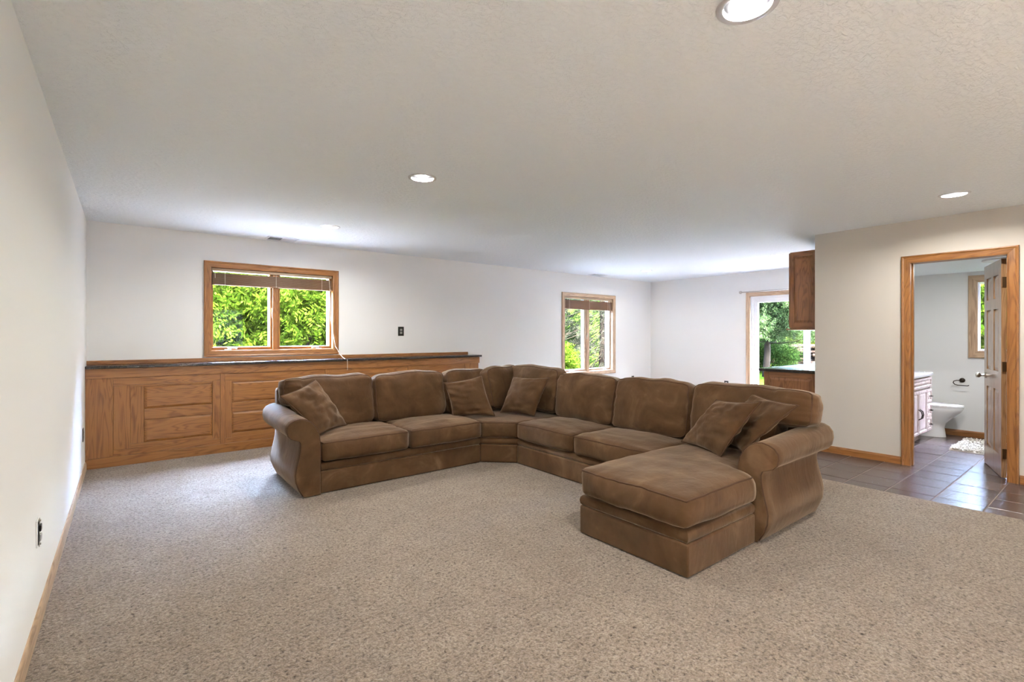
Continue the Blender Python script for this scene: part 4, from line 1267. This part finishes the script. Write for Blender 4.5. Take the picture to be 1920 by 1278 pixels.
def conifer(name, base, hgt, rad, mat, label, seed, k=900, trunk_r=.16, lean=(0, 0), low=.3, droop=.35, nl=26, ll=.10, lw=.007, bark='bark', cat='tree', group=None, blen=1.0, updir=.05):
    rng = np.random.default_rng(seed); rs = random.Random(seed)
    root = thing(name, base, label, cat, group)
    tm = MB(); top = (base[0] + lean[0] * hgt, base[1] + lean[1] * hgt, base[2] + hgt)
    limb(tm, base, top, trunk_r, .02, 12, .03, 12)
    obj('trunk', tm, bark, root, smooth=True)
    bm_ = MB(); C = []; D = []; Ls = []
    nb = max(24, k // 16)
    for i in range(nb):
        t = low + (1 - low) * (i + rs.random()) / nb
        a = i * 2.39996 + rs.uniform(-.3, .3)
        br = rad * (1 - t) ** .75 * rs.uniform(.75, 1.1) + .15
        p = Vector(base).lerp(Vector(top), t)
        d = Vector((math.cos(a), math.sin(a), updir + rs.uniform(-.12, .12)))
        tip = p + d * br + Vector((0, 0, -droop * br * br * .35))
        limb(bm_, p, tip, .016 * (1.2 - t), .004, 5, .05, 6)
        for q in range(16):
            s_ = rs.uniform(.18, 1.0)
            pp = p.lerp(tip, s_) + Vector((0, 0, .06 * math.sin(s_ * 3)))
            sd = d.cross(Z_).normalized() * rs.choice([-1, 1])
            C.append(pp); D.append((d * .8 + sd * rs.uniform(.2, 1.1) + Vector((0, 0, rs.uniform(-.35, .15)))).normalized())
            Ls.append(rs.uniform(.25, .55) * blen)
    vs, fs = sprays(np.array(C), np.array(D), np.array(Ls), nl, ll, lw, .35, rng, fan=.9)
    obj('branch', bm_, bark, root, smooth=True)
    fo = raw('foliage', vs, fs, mat, root); fo['kind'] = 'stuff'
    return root

GZ = -.14
# through the wide window
shrub('leafy_tree', (2.75, 11.0, GZ), (2.8, 11.0, 1.6), (2.35, 1.3, 1.85), 4800, 'leaf_bright', 'bright green feathery tree filling the wide window', 21, ll=.10, lw=.02, cat='tree', shell=(.35, 1.0))
shrub('leafy_tree', (0.75, 11.9, GZ), (0.8, 11.9, .95), (1.5, 1.0, 1.05), 1700, 'leaf_yellow', 'yellow green shrub at the lower left of the wide window', 22, ll=.09, lw=.018, cat='tree', shell=(.35, 1.0))
conifer('evergreen_tree', (1.2, 16.2, GZ), 7.0, 2.8, 'leaf_dark', 'dark evergreen tree at the upper left of the wide window', 23, 2400, .2, low=.06, nl=22, ll=.16, lw=.016)
# through the tall window
conifer('spruce_tree', (14.75, 13.0, GZ), 9.5, 2.9, 'leaf_spruce', 'grey green spruce with a thick trunk outside the tall window', 31, 6400, .15, low=.02, droop=.5, nl=26, ll=.085, lw=.009, bark='bark_pale')
shrub('leafy_bush', (11.25, 12.0, GZ), (11.25, 12.0, .30), (.62, .55, .55), 1100, 'leaf_bright', 'bright low bush at the bottom of the tall window', 32, ll=.08, lw=.016, cat='shrub')
shrub('leafy_bush', (13.9, 14.9, GZ), (13.9, 14.9, .55), (2.0, 1.0, 1.0), 1700, 'leaf_pine', 'deep green bush behind the spruce outside the tall window', 33, ll=.10, lw=.018, cat='shrub')
conifer('spruce_tree', (14.8, 18.4, GZ), 11.0, 3.6, 'leaf_spruce', 'second spruce standing farther back outside the tall window', 34, 5200, .2, low=.02, droop=.5, nl=24, ll=.13, lw=.016)
shrub('leafy_tree', (15.6, 21.0, gz(15.6, 21)), (15.6, 21.0, 3.2), (5.0, 1.2, 4.2), 3600, 'leaf_spruce', 'grey green thicket behind the spruces', 37, ll=.24, lw=.05, length=.7, cat='tree', shell=(.3, 1.0))
shrub('leafy_tree', (5.4, 13.2, GZ), (5.4, 13.2, 2.6), (2.2, 1.4, 3.2), 3600, 'leaf_pine', 'tree added to block low sky between the wide and the tall window', 35, ll=.16, lw=.04, cat='tree', shell=(.35, 1.0))  # added to cut low sky light entering the tall window
shrub('leafy_tree', (8.6, 14.6, GZ), (8.6, 14.6, 3.0), (1.9, 1.4, 3.6), 3200, 'leaf_pine', 'tree added to block low sky left of the spruces', 36, ll=.16, lw=.04, cat='tree', shell=(.35, 1.0))  # also added to screen low sky off the far wall
# unseen shrubs added close to the house to block low sky light
for i, (x, y) in enumerate([(3.75, 7.7), (4.50, 7.55), (5.25, 7.45), (5.95, 7.40), (11.2, -.35), (10.4, -1.25), (12.2, .35), (11.4, -1.6)]):
    shrub('sky_block_shrub', (x, y, GZ), (x, y, 1.75), (.62, .62, 2.05), 1500, 'leaf_pine',
          ['added light blocking shrub, nearest the wide window', 'second added light blocking shrub from the wide window', 'third added light blocking shrub from the wide window', 'added light blocking shrub, nearest the tall window', 'added light blocking shrub beside the bathroom window', 'added light blocking shrub nearest the bathroom wall', 'added light blocking shrub farthest from the bathroom wall', 'added light blocking shrub behind the bathroom'][i], 80 + i, ll=.13, lw=.035, length=.3, cat='shrub', group='added light blocking shrubs', stems=4, shell=(.5, 1.0))
# through the patio door
def clump_tree(name, base, top, clumps, mat, bark, label, seed, trunk_r, k, ll, lw, length):
    rng = np.random.default_rng(seed)
    root = thing(name, base, label, 'tree')
    tm = MB(); limb(tm, base, top, trunk_r, trunk_r * .35, 12, .05, 12)
    obj('trunk', tm, bark, root, smooth=True)
    bm_ = MB(); V = []
    for (c, r_) in clumps:
        t = max(0.1, min(.98, (c[2] - base[2] - .25) / (top[2] - base[2])))
        limb(bm_, Vector(base).lerp(Vector(top), t), c, trunk_r * .22, .010, 6, .10, 7)
        vs, fs = bush_foliage(c, r_, int(k * (r_[0] / .9)), 16, ll, lw, length, rng, .45, .25, (.15, 1.0))
        V.append(vs)
    vs = np.concatenate(V)
    obj('branch', bm_, bark, root, smooth=True)
    fo = raw('foliage', vs, np.arange(len(vs)).reshape(-1, 4), mat, root); fo['kind'] = 'stuff'
    return root
rs = random.Random(17); cl = []
for i in range(26):
    a_ = i * 2.4; q = .4 + 1.6 * rs.random() ** .7; z_ = 1.15 + 3.4 * (i / 26) + rs.uniform(-.2, .2)
    q *= (1.15 - .55 * i / 26)
    cl.append(((17.3 + math.cos(a_) * q, 7.9 + math.sin(a_) * q, z_), (rs.uniform(.55, .85), rs.uniform(.55, .85), rs.uniform(.28, .42))))
for i in range(9):
    cl.append(((16.6 + rs.uniform(-.5, .4), 7.35 + rs.uniform(-.55, .75), 1.35 + i * .28), (rs.uniform(.5, .75), rs.uniform(.5, .75), rs.uniform(.28, .4))))
clump_tree('pine_tree', (17.55, 8.0, GZ), (17.2, 7.75, 4.6), cl, 'leaf_pine_light', 'bark_pale', 'green pine with a leaning pale trunk outside the patio door', 41, .115, 430, .085, .010, .30)
shrub('leafy_bush', (20.0, 9.1, GZ), (20.0, 9.1, .30), (1.0, .9, .62), 1300, 'leaf_pine', 'dark low bush behind the pine trunk outside the patio door', 42, ll=.10, lw=.018, cat='shrub')
shrub('leafy_tree', (30.5, 11.2, .1), (30.5, 11.2, 2.2), (4.5, 3.5, 2.6), 2600, 'leaf_yellow', 'sunlit yellow green tree beyond the log pile', 43, ll=.22, lw=.05, length=.8, cat='tree')
shrub('leafy_tree', (33.0, 18.0, .2), (33.0, 18.0, 3.6), (5.0, 5.0, 4.0), 2600, 'leaf_bright', 'round green tree far behind the pine', 44, ll=.24, lw=.055, length=.9, cat='tree')
conifer('evergreen_tree', (20.6, 12.4, GZ), 6.5, 2.8, 'leaf_dark', 'dark tall tree with crown above the pine', 45, 1500, .22, low=.34, droop=.25, nl=16, ll=.20, lw=.03)
# log pile
lp = thing('log_pile', (25.6, 10.1, 0.0), 'brown pile of logs on the lawn outside the patio door', 'log pile')
rs = random.Random(9)
base_z = gz(25.6, 10.1)
for row in range(5):
    for k in range(11 - row):
        L = rs.uniform(1.5, 2.6)
        c = Vector((25.6 + rs.uniform(-.3, .3), 7.3 + k * .50 + row * .25 + rs.uniform(-.1, .1), base_z + .10 + row * .19))
        a = rs.uniform(-.5, .5)
        dv = Vector((math.sin(a) * .6, math.cos(a), rs.uniform(-.08, .08))) * L / 2
        r_ = rs.uniform(.07, .13)
        obj('log', MB().tube([c - dv, c - dv * .3 + Vector((0, 0, .02)), c + dv * .4, c + dv], [r_, r_ * 1.05, r_ * .95, r_ * .85], 9), 'log_wood' if rs.random() < .7 else 'bark_pale', lp, angle=50)
# through the bathroom window
shrub('leafy_tree', (13.0, 1.7, GZ), (13.0, 1.7, 1.35), (1.3, 1.9, 1.25), 2200, 'leaf_bright', 'bright leafy tree outside the bathroom window', 51, ll=.12, lw=.028, cat='tree', shell=(.4, 1.0))
shrub('leafy_bush', (12.4, 2.0, GZ), (12.4, 2.0, .5), (1.0, 1.6, .8), 1100, 'leaf_yellow', 'yellow green bush below the bathroom window', 52, ll=.09, lw=.02, cat='shrub')
# distant hedge row closing the view
for i, (x, y, r_, hgt, mt_) in enumerate([(3, 24, 6, 5, 'leaf_pine'), (14, 24, 6, 7, 'leaf_spruce'), (24, 27, 6, 6, 'leaf_pine'), (40, 8, 6, 4.5, 'leaf_bright'), (38, 1, 6, 5, 'leaf_pine'), (-7, 20, 6, 5, 'leaf_pine')]):
    shrub('leafy_tree', (x, y, gz(x, y)), (x, y, gz(x, y) + hgt * .5), (r_, r_ * .8, hgt * .6), 2000, mt_,
          ['far green tree behind the wide window', 'far green tree behind the spruces', 'far tree left of the pine', 'far pale tree beyond the log pile', 'far tree outside the bathroom', 'far tree outside the left end'][i], 60 + i, ll=.30, lw=.07, length=1.1, cat='tree', group='distant trees')
